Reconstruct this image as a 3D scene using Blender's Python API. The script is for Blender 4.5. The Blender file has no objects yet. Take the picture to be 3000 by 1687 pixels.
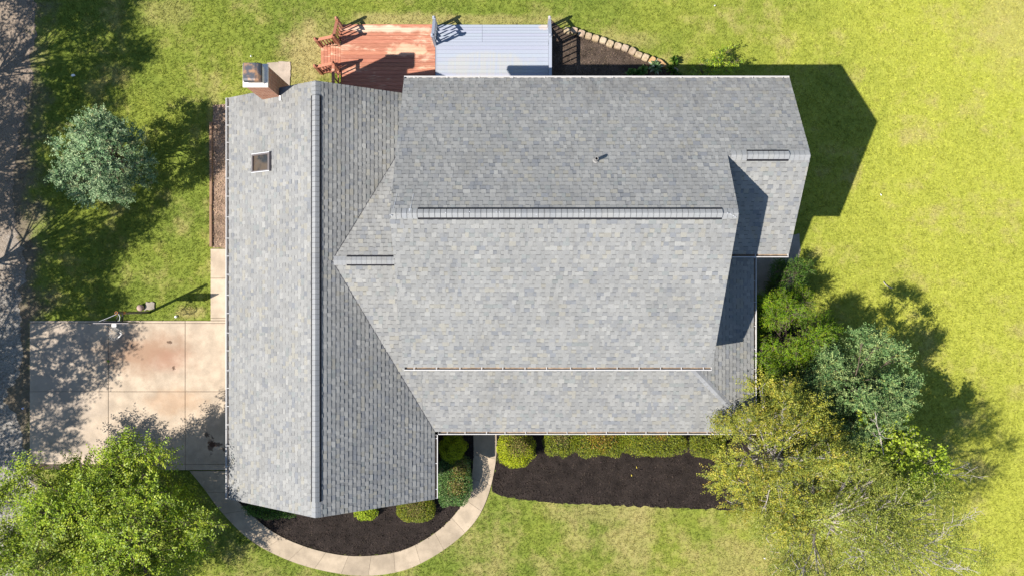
import bpy, math, random
import numpy as np

# ------------------------------------------------------------------ camera, sky, sun
scene = bpy.context.scene
COL = scene.collection
H = 30.3            # flying height above the lawn, metres
F = 2333.0          # focal length in photo pixels (3000 wide)

cam_d = bpy.data.cameras.new("camera")
cam_d.sensor_width = 36.0
cam_d.lens = 36.0 * F / 3000.0
cam_d.clip_end = 2000.0
cam = bpy.data.objects.new("camera", cam_d)
cam.location = (0, 0, H)
cam.rotation_euler = (0, 0, 0)
COL.objects.link(cam)
scene.camera = cam

SUN_XY = (0.745, 0.353)          # ground shift of a shadow per metre of height
sun_dir = np.array([SUN_XY[0], SUN_XY[1], -1.0])
SUN_ELEV = math.atan2(1.0, math.hypot(*SUN_XY))
SUN_ROT = math.atan2(-SUN_XY[0], -SUN_XY[1])

world = bpy.data.worlds.new("World")
scene.world = world
world.use_nodes = True
wn = world.node_tree
bg = wn.nodes["Background"]
sky = wn.nodes.new("ShaderNodeTexSky")
sky.sky_type = 'NISHITA'
sky.sun_disc = False
sky.sun_elevation = SUN_ELEV
sky.sun_rotation = SUN_ROT
sky.air_density = 1.0
sky.dust_density = 0.2
sky.ozone_density = 2.5
wn.links.new(sky.outputs[0], bg.inputs[0])
bg.inputs[1].default_value = 0.088

sd = bpy.data.lights.new("sun", 'SUN')
sd.energy = 5.0
sd.angle = math.radians(0.5)
sd.color = (1.0, 0.945, 0.86)
sun = bpy.data.objects.new("sun", sd)
from mathutils import Vector
sun.rotation_euler = Vector(sun_dir).to_track_quat('-Z', 'Y').to_euler()
sun.location = (-20, -12, 40)
COL.objects.link(sun)

scene.view_settings.view_transform = 'Standard'
scene.view_settings.look = 'None'
scene.view_settings.exposure = 1.04
scene.view_settings.gamma = 1.0
scene.cycles.max_bounces = 6
scene.cycles.transparent_max_bounces = 4


# ------------------------------------------------------------------ measuring helpers
def P(u, v, z=0.0):
    """a point measured on the photo (3000 px wide) at a known height -> metres"""
    k = (H - z) / F
    return ((u - 1500.0) * k, -(v - 843.5) * k)


def Q(x, y, z=0.0):
    return P(x * 1.16460, y * 1.16460, z)


def sr(r, g, b):
    def f(c):
        c /= 255.0
        return c / 12.92 if c <= 0.04045 else ((c + 0.055) / 1.055) ** 2.4
    return (f(r), f(g), f(b))


# ------------------------------------------------------------------ mesh helpers
class MB:
    def __init__(self):
        self.v, self.f, self.c = [], [], []

    def add(self, verts, faces, tint=(1, 1, 1)):
        o = len(self.v)
        self.v.extend([tuple(p) for p in verts])
        for f in faces:
            self.f.append(tuple(i + o for i in f))
            self.c.append(tint)
        return self

    def box(self, x0, x1, y0, y1, z0, z1, tint=(1, 1, 1)):
        v = [(x0, y0, z0), (x1, y0, z0), (x1, y1, z0), (x0, y1, z0),
             (x0, y0, z1), (x1, y0, z1), (x1, y1, z1), (x0, y1, z1)]
        f = [(0, 3, 2, 1), (4, 5, 6, 7), (0, 1, 5, 4), (1, 2, 6, 5), (2, 3, 7, 6), (3, 0, 4, 7)]
        return self.add(v, f, tint)

    def bbox(self, x0, x1, y0, y1, z0, z1, b=0.01, tint=(1, 1, 1)):
        """box with a chamfered top edge"""
        v = [(x0, y0, z0), (x1, y0, z0), (x1, y1, z0), (x0, y1, z0),
             (x0, y0, z1 - b), (x1, y0, z1 - b), (x1, y1, z1 - b), (x0, y1, z1 - b),
             (x0 + b, y0 + b, z1), (x1 - b, y0 + b, z1), (x1 - b, y1 - b, z1), (x0 + b, y1 - b, z1)]
        f = [(0, 3, 2, 1)]
        for a in (0, 4):
            for i in range(4):
                j = (i + 1) % 4
                f.append((a + i, a + j, a + 4 + j, a + 4 + i))
        f.append((8, 9, 10, 11))
        return self.add(v, f, tint)

    def bar(self, a, b, w, h, tint=(1, 1, 1), up=(0, 0, 1)):
        a = Vector(a); b = Vector(b)
        d = (b - a).normalized()
        upv = Vector(up)
        s = d.cross(upv)
        if s.length < 1e-4:
            s = d.cross(Vector((1, 0, 0)))
        s.normalize()
        t = s.cross(d)
        s = s * w * 0.5
        t = t * h * 0.5
        v = [a - s - t, a + s - t, a + s + t, a - s + t, b - s - t, b + s - t, b + s + t, b - s + t]
        f = [(0, 1, 2, 3), (7, 6, 5, 4), (0, 4, 5, 1), (1, 5, 6, 2), (2, 6, 7, 3), (3, 7, 4, 0)]
        return self.add(v, f, tint)

    def tube(self, pts, radii, n=6, tint=(1, 1, 1), cap=True):
        pts = [Vector(p) for p in pts]
        rings = []
        ref = Vector((0.31, 0.17, 0.93))
        for i, p in enumerate(pts):
            d = (pts[min(i + 1, len(pts) - 1)] - pts[max(i - 1, 0)])
            if d.length < 1e-7:
                d = Vector((0, 0, 1))
            d.normalize()
            s = d.cross(ref)
            if s.length < 1e-3:
                s = d.cross(Vector((1, 0, 0)))
            s.normalize()
            t = s.cross(d)
            r = radii[i] if hasattr(radii, '__len__') else radii
            rings.append([p + (s * math.cos(2 * math.pi * k / n) + t * math.sin(2 * math.pi * k / n)) * r for k in range(n)])
        v = [q for ring in rings for q in ring]
        f = []
        for i in range(len(pts) - 1):
            for k in range(n):
                k2 = (k + 1) % n
                f.append((i * n + k, i * n + k2, (i + 1) * n + k2, (i + 1) * n + k))
        if cap:
            f.append(tuple(range(n - 1, -1, -1)))
            f.append(tuple((len(pts) - 1) * n + k for k in range(n)))
        return self.add(v, f, tint)

    def prism(self, poly, z0, z1, tint=(1, 1, 1)):
        n = len(poly)
        zt = z1 if hasattr(z1, '__len__') else [z1] * n
        zb = z0 if hasattr(z0, '__len__') else [z0] * n
        v = [(p[0], p[1], zb[i]) for i, p in enumerate(poly)] + [(p[0], p[1], zt[i]) for i, p in enumerate(poly)]
        f = [tuple(range(n - 1, -1, -1)), tuple(range(n, 2 * n))]
        for i in range(n):
            j = (i + 1) % n
            f.append((i, j, n + j, n + i))
        return self.add(v, f, tint)

    def lathe(self, cx, cy, prof, n=14, tint=(1, 1, 1)):
        v, f = [], []
        for r, z in prof:
            for k in range(n):
                a = 2 * math.pi * k / n
                v.append((cx + r * math.cos(a), cy + r * math.sin(a), z))
        for i in range(len(prof) - 1):
            for k in range(n):
                k2 = (k + 1) % n
                f.append((i * n + k, i * n + k2, (i + 1) * n + k2, (i + 1) * n + k))
        f.append(tuple((len(prof) - 1) * n + k for k in range(n)))
        f.append(tuple(range(n - 1, -1, -1)))
        return self.add(v, f, tint)

    def build(self, name, mat, parent=None, smooth=False):
        me = bpy.data.meshes.new(name)
        base = Vector((0, 0, 0))
        p = parent
        while p is not None:
            base = base + p.location
            p = p.parent
        v = [(q[0] - base.x, q[1] - base.y, q[2] - base.z) for q in self.v]
        me.from_pydata(v, [], self.f)
        at = me.attributes.new("tint", 'FLOAT_COLOR', 'FACE')
        buf = np.ones((len(self.f), 4), dtype=np.float32)
        buf[:, :3] = np.array(self.c, dtype=np.float32)
        at.data.foreach_set("color", buf.ravel())
        me.materials.append(mat)
        if smooth:
            me.polygons.foreach_set("use_smooth", [True] * len(me.polygons))
        me.update()
        o = bpy.data.objects.new(name, me)
        COL.objects.link(o)
        if parent is not None:
            o.parent = parent
        return o


def np_obj(name, V, Fc, tint, mat, parent=None):
    """many equal-sided faces at once; V in local coordinates of the parent"""
    m, k = Fc.shape
    me = bpy.data.meshes.new(name)
    me.vertices.add(len(V))
    me.vertices.foreach_set("co", np.ascontiguousarray(V, dtype=np.float32).ravel())
    me.loops.add(m * k)
    me.loops.foreach_set("vertex_index", np.ascontiguousarray(Fc, dtype=np.int32).ravel())
    me.polygons.add(m)
    me.polygons.foreach_set("loop_start", np.arange(0, m * k, k, dtype=np.int32))
    at = me.attributes.new("tint", 'FLOAT_COLOR', 'FACE')
    buf = np.ones((m, 4), dtype=np.float32)
    buf[:, :3] = tint
    at.data.foreach_set("color", buf.ravel())
    me.materials.append(mat)
    me.update(calc_edges=True)
    me.validate()
    o = bpy.data.objects.new(name, me)
    COL.objects.link(o)
    if parent is not None:
        o.parent = parent
    return o


def tag(o, label=None, cat=None, group=None, kind=None):
    if label: o["label"] = label
    if cat: o["category"] = cat
    if group: o["group"] = group
    if kind: o["kind"] = kind
    return o


def thing(name, loc, label, cat, group=None):
    o = bpy.data.objects.new(name, None)
    o.location = loc
    o.empty_display_size = 0.3
    COL.objects.link(o)
    return tag(o, label, cat, group)


def norm(a):
    return a / np.maximum(np.linalg.norm(a, axis=-1, keepdims=True), 1e-9)


def spline(pts, n, closed=False):
    pts = np.array(pts, float)
    m = len(pts)
    out = []
    segs = m if closed else m - 1
    for i in range(segs):
        if closed:
            p0, p1, p2, p3 = pts[(i - 1) % m], pts[i], pts[(i + 1) % m], pts[(i + 2) % m]
        else:
            p0, p1, p2, p3 = pts[max(i - 1, 0)], pts[i], pts[i + 1], pts[min(i + 2, m - 1)]
        for t in np.linspace(0, 1, n, endpoint=False):
            out.append(0.5 * ((2 * p1) + (-p0 + p2) * t + (2 * p0 - 5 * p1 + 4 * p2 - p3) * t * t + (-p0 + 3 * p1 - 3 * p2 + p3) * t ** 3))
    if not closed:
        out.append(pts[-1])
    return np.array(out)


def resample(pts, n):
    pts = np.array(pts, float)
    d = np.r_[0, np.cumsum(np.linalg.norm(np.diff(pts, axis=0), axis=1))]
    t = np.linspace(0, d[-1], n)
    return np.c_[np.interp(t, d, pts[:, 0]), np.interp(t, d, pts[:, 1])]


def inside(px, py, poly):
    poly = np.array(poly)
    r = np.zeros(px.shape, bool)
    j = len(poly) - 1
    for i in range(len(poly)):
        xi, yi = poly[i]; xj, yj = poly[j]
        if yi != yj:
            r ^= ((yi > py) != (yj > py)) & (px < (xj - xi) * (py - yi) / (yj - yi) + xi)
        j = i
    return r


def roughen(poly, step, amp, rng, closed=True):
    """an uneven natural edge"""
    poly = np.array(poly, float)
    out = []
    n = len(poly)
    for i in range(n if closed else n - 1):
        a, b = poly[i], poly[(i + 1) % n]
        L = np.linalg.norm(b - a)
        k = max(1, int(L / step))
        nv = np.array([-(b - a)[1], (b - a)[0]]) / max(L, 1e-6)
        for j in range(k):
            p = a + (b - a) * j / k
            out.append(p + nv * rng.normal(0, amp))
    return np.array(out)


# ------------------------------------------------------------------ materials
class NT:
    def __init__(self, name):
        self.m = bpy.data.materials.new(name)
        self.m.use_nodes = True
        self.t = self.m.node_tree
        self.b = self.t.nodes["Principled BSDF"]
        self.out = self.t.nodes["Material Output"]
        self.pos = self.n("ShaderNodeNewGeometry").outputs["Position"]

    def n(self, typ, **kw):
        nd = self.t.nodes.new(typ)
        for k, v in kw.items():
            setattr(nd, k, v)
        return nd

    def l(self, a, b):
        self.t.links.new(a, b)

    def val(self, node_in, v):
        if hasattr(v, "is_linked"):
            self.l(v, node_in)
        else:
            node_in.default_value = v

    def mapping(self, scale=(1, 1, 1), rot=(0, 0, 0), loc=(0, 0, 0), src=None):
        mp = self.n("ShaderNodeMapping")
        mp.inputs["Scale"].default_value = scale
        mp.inputs["Rotation"].default_value = rot
        mp.inputs["Location"].default_value = loc
        self.l(src or self.pos, mp.inputs[0])
        return mp.outputs[0]

    def noise(self, scale, detail=3, rough=0.55, vec=None, dist=0.0):
        nd = self.n("ShaderNodeTexNoise")
        nd.inputs["Scale"].default_value = scale
        nd.inputs["Detail"].default_value = detail
        nd.inputs["Roughness"].default_value = rough
        nd.inputs["Distortion"].default_value = dist
        self.l(vec or self.pos, nd.inputs["Vector"])
        return nd.outputs["Fac"]

    def ramp(self, fac, stops):
        r = self.n("ShaderNodeValToRGB")
        el = r.color_ramp.elements
        while len(el) > len(stops):
            el.remove(el[-1])
        while len(el) < len(stops):
            el.new(0.5)
        for e, (p, c) in zip(el, stops):
            e.position = p
            if not hasattr(c, '__len__'):
                c = (c, c, c)
            e.color = (c[0], c[1], c[2], 1)
        self.l(fac, r.inputs[0])
        return r.outputs[0]

    def mix(self, fac, a, b, mode='MIX'):
        mx = self.n("ShaderNodeMix", data_type='RGBA', blend_type=mode)
        self.val(mx.inputs[0], fac)
        for i, c in ((6, a), (7, b)):
            if hasattr(c, "is_linked"):
                self.l(c, mx.inputs[i])
            else:
                mx.inputs[i].default_value = (c[0], c[1], c[2], 1)
        return mx.outputs[2]

    def math(self, op, a, b=0.0):
        m = self.n("ShaderNodeMath", operation=op)
        self.val(m.inputs[0], a)
        self.val(m.inputs[1], b)
        return m.outputs[0]

    def rng(self, v, a, b, c=0.0, d=1.0):
        m = self.n("ShaderNodeMapRange")
        m.interpolation_type = 'SMOOTHSTEP'
        self.l(v, m.inputs[0])
        for i, x in enumerate((a, b, c, d)):
            m.inputs[i + 1].default_value = x
        return m.outputs[0]

    def tint(self):
        a = self.n("ShaderNodeAttribute", attribute_name="tint")
        return a.outputs["Color"]

    def sep(self):
        s = self.n("ShaderNodeSeparateXYZ")
        self.l(self.pos, s.inputs[0])
        return s.outputs

    def bump(self, h, strength=0.4, dist=0.02):
        b = self.n("ShaderNodeBump")
        b.inputs["Strength"].default_value = strength
        b.inputs["Distance"].default_value = dist
        self.l(h, b.inputs["Height"])
        self.l(b.outputs[0], self.b.inputs["Normal"])

    def done(self, color=None, rough=0.8, spec=0.3, metal=0.0):
        if color is not None:
            self.val(self.b.inputs["Base Color"], color if hasattr(color, "is_linked") else (*color, 1))
        self.val(self.b.inputs["Roughness"], rough)
        self.b.inputs["Specular IOR Level"].default_value = spec
        self.b.inputs["Metallic"].default_value = metal
        return self.m


def blob_mask(t, cx, cy, rx, ry, warp=0.5, edge=0.5):
    """soft irregular patch on the ground, for stains and worn spots"""
    m = t.mapping(scale=(1 / rx, 1 / ry, 0), loc=(-cx / rx, -cy / ry, 0))
    ln = t.n("ShaderNodeVectorMath", operation='LENGTH')
    t.l(m, ln.inputs[0])
    nz = t.math('MULTIPLY', t.math('SUBTRACT', t.noise(2.2 / max(rx, ry) + 0.8, 4), 0.5), warp * 3)
    d = t.math('ADD', ln.outputs["Value"], nz)
    return t.rng(d, 1.0 - edge, 1.0 + edge * 0.4, 1.0, 0.0)


def simple(name, color, rough=0.7, spec=0.3, metal=0.0, nscale=6.0, var=0.15, bump=0.0, tint=False):
    t = NT(name)
    n = t.noise(nscale, 4)
    c = t.mix(n, tuple(x * (1 - var) for x in color), tuple(min(1, x * (1 + var)) for x in color))
    if tint:
        c = t.mix(1.0, c, t.tint(), 'MULTIPLY')
    if bump:
        t.bump(t.noise(nscale * 4, 3), bump, 0.01)
    return t.done(c, rough, spec, metal)


def lawn_color(t):
    x, y, z = t.sep()
    big = t.noise(0.22, 3, 0.6)
    med = t.noise(1.1, 4, 0.65)
    fine = t.noise(7.0, 3, 0.7)
    mid = t.noise(3.2, 4, 0.7)
    green = t.mix(mid, (0.075, 0.122, 0.016), (0.250, 0.300, 0.050))
    lime = t.mix(mid, (0.270, 0.300, 0.030), (0.480, 0.480, 0.085))
    tan = t.mix(fine, (0.310, 0.250, 0.095), (0.480, 0.395, 0.180))
    east_glow = t.rng(x, 1.0, 19.5)  # yellower, brighter grass eastward: overexposed glow put into the lawn colour
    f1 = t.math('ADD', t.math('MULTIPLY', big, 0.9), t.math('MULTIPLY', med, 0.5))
    f1 = t.math('ADD', t.math('SUBTRACT', f1, 0.52), t.math('MULTIPLY', east_glow, 0.62))
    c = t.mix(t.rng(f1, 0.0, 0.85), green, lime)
    c = t.mix(1.0, c, t.ramp(t.noise(11.0, 3, 0.75), [(0.30, 0.72), (0.68, 1.16)]), 'MULTIPLY')
    # dry straw patches
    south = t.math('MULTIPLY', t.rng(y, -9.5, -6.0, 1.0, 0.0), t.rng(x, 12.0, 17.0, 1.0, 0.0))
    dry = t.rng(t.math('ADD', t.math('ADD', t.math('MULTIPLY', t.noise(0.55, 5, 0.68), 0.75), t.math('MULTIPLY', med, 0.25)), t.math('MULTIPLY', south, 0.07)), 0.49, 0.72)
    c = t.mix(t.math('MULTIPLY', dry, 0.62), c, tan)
    # worn strips by the deck and chimney, and bottom of the front lawn
    for (px, py, rx, ry, s) in ((Q(770, 150) + (1.1, 1.5, 0.85)), (Q(800, 100) + (1.0, 1.2, 0.4)), (Q(1000, 52) + (2.2, 0.35, 0.7)), (Q(1240, 52) + (2.6, 0.25, 0.55)),
                                (Q(1600, 1350) + (0.8, 1.7, 0.55)), (Q(1530, 1290) + (2.6, 0.5, 0.45)), (Q(1880, 1420) + (2.0, 1.0, 0.5)), (Q(480, 785) + (0.7, 0.25, 0.7)),
                                (Q(1540, 105) + (2.0, 0.4, 0.5)), (Q(2560, 40) + (2.2, 2.6, 0.4)), (Q(420, 30) + (1.2, 0.7, 0.35)), (Q(645, 260) + (0.7, 0.4, 0.5)), (Q(540, 320) + (0.35, 2.6, 0.45))):
        c = t.mix(t.math('MULTIPLY', blob_mask(t, px, py, rx, ry, 0.5, 0.6), s), c, tan)
    # bare earth along the lane
    edge = t.math('ADD', x, t.math('MULTIPLY', t.math('SUBTRACT', t.noise(0.9, 5, 0.7), 0.5), 3.2))
    bare = t.rng(edge, -18.7, -17.4, 1.0, 0.0)
    c = t.mix(bare, c, t.mix(fine, (0.125, 0.098, 0.075), (0.25, 0.20, 0.15)))
    return c


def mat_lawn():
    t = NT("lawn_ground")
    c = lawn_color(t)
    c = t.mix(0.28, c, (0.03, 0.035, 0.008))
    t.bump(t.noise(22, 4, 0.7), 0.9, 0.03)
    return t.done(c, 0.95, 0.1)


def leaf_shader(t, c, trans=0.3, rough=0.55, spec=0.25):
    t.done(c, rough, spec)
    tr = t.n("ShaderNodeBsdfTranslucent")
    t.val(tr.inputs[0], c)
    mx = t.n("ShaderNodeMixShader")
    mx.inputs[0].default_value = trans
    t.l(t.b.outputs[0], mx.inputs[1])
    t.l(tr.outputs[0], mx.inputs[2])
    t.l(mx.outputs[0], t.out.inputs[0])
    return t.m


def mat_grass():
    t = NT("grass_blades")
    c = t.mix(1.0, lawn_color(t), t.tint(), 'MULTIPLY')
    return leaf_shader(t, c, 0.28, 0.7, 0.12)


def mat_leaf(name="leaf", trans=0.3, spec=0.3):
    t = NT(name)
    return leaf_shader(t, t.tint(), trans, 0.5, spec)


def mat_shingle():
    t = NT("asphalt_shingle")
    c = t.tint()
    g = t.noise(160, 2, 0.7)
    c = t.mix(1.0, c, t.ramp(g, [(0.3, 0.72), (0.7, 1.22)]), 'MULTIPLY')
    big = t.noise(0.7, 4, 0.6)
    c = t.mix(1.0, c, t.ramp(big, [(0.3, 0.92), (0.7, 1.06)]), 'MULTIPLY')
    # faint weather streaks and grime that settles near the rear eave
    st = t.noise(1.3, 5, 0.7, t.mapping(scale=(1.6, .35, .35)))
    c = t.mix(t.math('MULTIPLY', t.rng(st, 0.52, 0.72), 0.28), c, (0.105, 0.100, 0.092))
    y = t.sep()[1]
    c = t.mix(t.math('MULTIPLY', t.math('MULTIPLY', t.rng(y, 5.3, 6.6), t.rng(t.noise(2.2, 4, 0.65), 0.3, 0.7)), 0.45), c, (0.105, 0.098, 0.090))
    t.bump(t.noise(240, 2), 0.35, 0.004)
    return t.done(c, 0.92, 0.22)


def mat_concrete(name, base, drive=False):
    t = NT(name)
    fine = t.noise(60, 3, 0.7)
    med = t.noise(1.6, 5, 0.62)
    c = t.mix(t.rng(med, 0.3, 0.72), tuple(x * 0.78 for x in base), tuple(x * 1.12 for x in base))
    c = t.mix(1.0, c, t.ramp(fine, [(0.3, 0.82), (0.7, 1.12)]), 'MULTIPLY')
    c = t.mix(1.0, c, t.tint(), 'MULTIPLY')
    if drive:
        x, y = Q(375, 888)
        c = t.mix(t.math('MULTIPLY', blob_mask(t, x, y, 1.9, 0.85, 0.45, 0.8), 0.75), c, (0.215, 0.120, 0.072))
        x, y = Q(425, 905)
        c = t.mix(t.math('MULTIPLY', blob_mask(t, x, y, 0.9, 0.5, 0.4, 0.8), 0.22), c, (0.28, 0.12, 0.09))
        x, y = Q(440, 1010)
        c = t.mix(t.math('MULTIPLY', blob_mask(t, x, y, 1.2, 0.6, 0.5, 0.8), 0.4), c, (0.30, 0.17, 0.09))
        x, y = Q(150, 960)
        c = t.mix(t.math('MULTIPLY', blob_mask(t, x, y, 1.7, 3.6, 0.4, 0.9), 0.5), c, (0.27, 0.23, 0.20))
        for (a, b, rx, ry) in ((532, 1120, 0.14, 0.30), (540, 1116, 0.30, 0.10), (428, 860, 0.10, 0.06), (569, 1128, 0.15, .1), (522, 1092, 0.09, 0.10), (438, 925, .06, .09)):
            x, y = Q(a, b)
            c = t.mix(t.math('MULTIPLY', blob_mask(t, x, y, rx, ry, 0.9, 0.35), 0.8), c, (0.045, 0.022, 0.014))
        # hairline scratches
        w = t.noise(3.0, 6, 0.8, t.mapping(scale=(0.4, 6, 1), rot=(0, 0, 0.35)))
        c = t.mix(t.math('MULTIPLY', t.rng(w, 0.66, 0.70), 0.25), c, (0.60, 0.52, 0.42))
    else:
        w = t.noise(1.4, 6, 0.75)
        c = t.mix(t.math('MULTIPLY', t.rng(w, 0.62, 0.72), 0.45), c, tuple(min(0.75, x * 1.6) for x in base))
        w = t.noise(2.1, 6, 0.75, t.mapping(loc=(7, 3, 1)))
        c = t.mix(t.math('MULTIPLY', t.rng(w, 0.58, 0.72), 0.4), c, tuple(x * 0.55 for x in base))
    t.bump(fine, 0.3, 0.006)
    return t.done(c, 0.9, 0.2)


def mat_mulch(name, a, b):
    t = NT(name)
    n1 = t.noise(26, 4, 0.75, t.mapping(scale=(1, 1.8, 1)))
    n2 = t.noise(2.2, 4, 0.6)
    c = t.mix(t.rng(n1, 0.35, 0.7), a, b)
    c = t.mix(1.0, c, t.ramp(n2, [(0.3, 0.62), (0.7, 1.4)]), 'MULTIPLY')
    c = t.mix(1.0, c, t.tint(), 'MULTIPLY')
    t.bump(n1, 0.9, 0.05)
    return t.done(c, 0.95, 0.15)


def mat_gravel():
    t = NT("lane_gravel")
    vo = t.n("ShaderNodeTexVoronoi")
    vo.inputs["Scale"].default_value = 18
    t.l(t.pos, vo.inputs["Vector"])
    x, y, z = t.sep()
    n = t.noise(0.7, 5, 0.7)
    dirt = t.mix(t.noise(9, 4), (0.140, 0.108, 0.082), (0.27, 0.215, 0.165))
    bw = t.n("ShaderNodeRGBToBW")
    t.l(vo.outputs["Color"], bw.inputs[0])
    gr = t.mix(bw.outputs[0], (0.15, 0.137, 0.12), (0.29, 0.265, 0.235))
    f = t.rng(t.math('ADD', y, t.math('MULTIPLY', t.math('SUBTRACT', n, 0.5), 9)), -2.0, 3.0, 1.0, 0.0)
    c = t.mix(f, dirt, gr)
    c = t.mix(1.0, c, t.tint(), 'MULTIPLY')
    t.bump(vo.outputs["Distance"], 0.7, 0.03)
    return t.done(c, 0.95, 0.15)


def mat_redwood():
    t = NT("red_stained_wood")
    grain = t.noise(4.0, 5, 0.7, t.mapping(scale=(1.0, 14, 6)))
    wear = t.noise(0.9, 6, 0.72, t.mapping(scale=(0.55, 1.6, 1)))
    c = t.mix(t.rng(grain, 0.3, 0.7), (0.265, 0.096, 0.058), (0.375, 0.158, 0.100))
    dark = t.noise(1.6, 5, 0.7, t.mapping(scale=(0.5, 7, 1), loc=(3, 1, 0)))
    c = t.mix(t.math('MULTIPLY', t.rng(dark, 0.55, 0.68), 0.55), c, (0.135, 0.070, 0.045))
    g2 = t.math('ADD', t.math('MULTIPLY', wear, 0.72), t.math('MULTIPLY', grain, 0.28))
    c = t.mix(t.math('MULTIPLY', t.rng(g2, 0.54, 0.62), 0.72), c, (0.55, 0.36, 0.25))
    x, y = P(1195, 158)
    worn = blob_mask(t, x, y, 0.75, 0.28, 0.7, 0.4)
    c = t.mix(t.math('MULTIPLY', worn, 0.7), c, (0.58, 0.33, 0.22))
    x, y = P(1140, 92)
    worn = blob_mask(t, x, y, 1.7, 0.16, 0.6, 0.5)
    c = t.mix(t.math('MULTIPLY', worn, 0.8), c, (0.58, 0.43, 0.32))
    c = t.mix(1.0, c, t.tint(), 'MULTIPLY')
    t.bump(grain, 0.3, 0.004)
    return t.done(c, 0.75, 0.25)


def mat_bluewood():
    t = NT("blue_grey_painted_wood")
    grain = t.noise(4.0, 5, 0.7, t.mapping(scale=(1.0, 12, 6)))
    c = t.mix(grain, (0.232, 0.252, 0.305), (0.268, 0.290, 0.345))
    x, y = P(1420, 205)
    strk = t.noise(3.2, 4, 0.6, t.mapping(scale=(3.0, 0.25, 1)))
    worn = t.math('MULTIPLY', blob_mask(t, x, y, 1.9, 0.52, 0.25, 0.25), t.rng(strk, 0.25, 0.6))
    c = t.mix(t.math('MULTIPLY', worn, 0.8), c, (0.290, 0.287, 0.280))
    x, y = P(1592, 84)
    c = t.mix(t.math('MULTIPLY', blob_mask(t, x, y, 0.2, 0.13, 0.6, 0.4), 0.7), c, (0.42, 0.33, 0.27))
    n = t.noise(5.5, 5, 0.75)
    c = t.mix(t.math('MULTIPLY', t.rng(n, 0.66, 0.72), 0.4), c, (0.26, 0.25, 0.26))
    c = t.mix(1.0, c, t.tint(), 'MULTIPLY')
    t.bump(grain, 0.2, 0.003)
    return t.done(c, 0.6, 0.35)


def mat_brick():
    t = NT("chimney_brick")
    # wrap the courses round the stack: along x+y, up z
    s = t.sep()
    cmb = t.n("ShaderNodeCombineXYZ")
    t.l(t.math('ADD', s[0], s[1]), cmb.inputs[0])
    t.l(s[2], cmb.inputs[1])
    b = t.n("ShaderNodeTexBrick")
    t.l(cmb.outputs[0], b.inputs["Vector"])
    b.inputs["Scale"].default_value = 1.0
    b.inputs["Brick Width"].default_value = 0.21
    b.inputs["Row Height"].default_value = 0.075
    b.inputs["Mortar Size"].default_value = 0.006
    b.inputs["Color1"].default_value = (0.40, 0.175, 0.095, 1)
    b.inputs["Color2"].default_value = (0.27, 0.105, 0.060, 1)
    b.inputs["Mortar"].default_value = (0.40, 0.33, 0.27, 1)
    n = t.noise(9, 4, 0.7)
    c = t.mix(t.math('MULTIPLY', t.rng(n, 0.55, 0.72), 0.6), b.outputs["Color"], (0.50, 0.40, 0.31))
    t.bump(b.outputs["Fac"], -0.5, 0.01)
    return t.done(c, 0.9, 0.15)


def mat_siding():
    t = NT("vinyl_siding")
    s = t.sep()
    saw = t.math('FRACT', t.math('DIVIDE', s[2], 0.115))
    c = t.mix(t.noise(1.2, 3), (0.58, 0.58, 0.56), (0.64, 0.64, 0.62))
    t.bump(saw, 0.8, 0.012)
    return t.done(c, 0.55, 0.35)


def mat_hood():
    t = NT("sooty_metal")
    n = t.noise(4.5, 4, 0.6)
    c = t.mix(t.rng(n, 0.45, 0.66), (0.055, 0.058, 0.068), (0.27, 0.15, 0.08))
    return t.done(c, 0.5, 0.5, 0.3)


def mat_stone():
    t = NT("tan_block_stone")
    n = t.noise(5, 5, 0.65)
    c = t.mix(t.rng(n, 0.3, 0.7), (0.26, 0.20, 0.135), (0.40, 0.325, 0.24))
    c = t.mix(1.0, c, t.tint(), 'MULTIPLY')
    t.bump(t.noise(24, 4, 0.7), 0.6, 0.02)
    return t.done(c, 0.9, 0.2)


def mat_white(name="white_aluminium", c0=(0.43, 0.42, 0.41), dirt=0.35):
    t = NT(name)
    n = t.noise(2.6, 5, 0.7)
    c = t.mix(t.math('MULTIPLY', t.rng(n, 0.5, 0.7), dirt), c0, tuple(x * 0.62 for x in c0))
    return t.done(c, 0.45, 0.4)


def mat_bark(name, a, b):
    t = NT(name)
    n = t.noise(5, 4, 0.65, t.mapping(scale=(1, 1, 0.4)))
    c = t.mix(n, a, b)
    t.bump(n, 0.5, 0.02)
    return t.done(c, 0.9, 0.15)


def mat_glass():
    t = NT("skylight_glass")
    t.done(t.mix(t.rng(t.noise(2.5, 2), 0.4, 0.6), (0.022, 0.021, 0.022), (0.075, 0.055, 0.040)), 0.08, 0.6)
    return t.m


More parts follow.
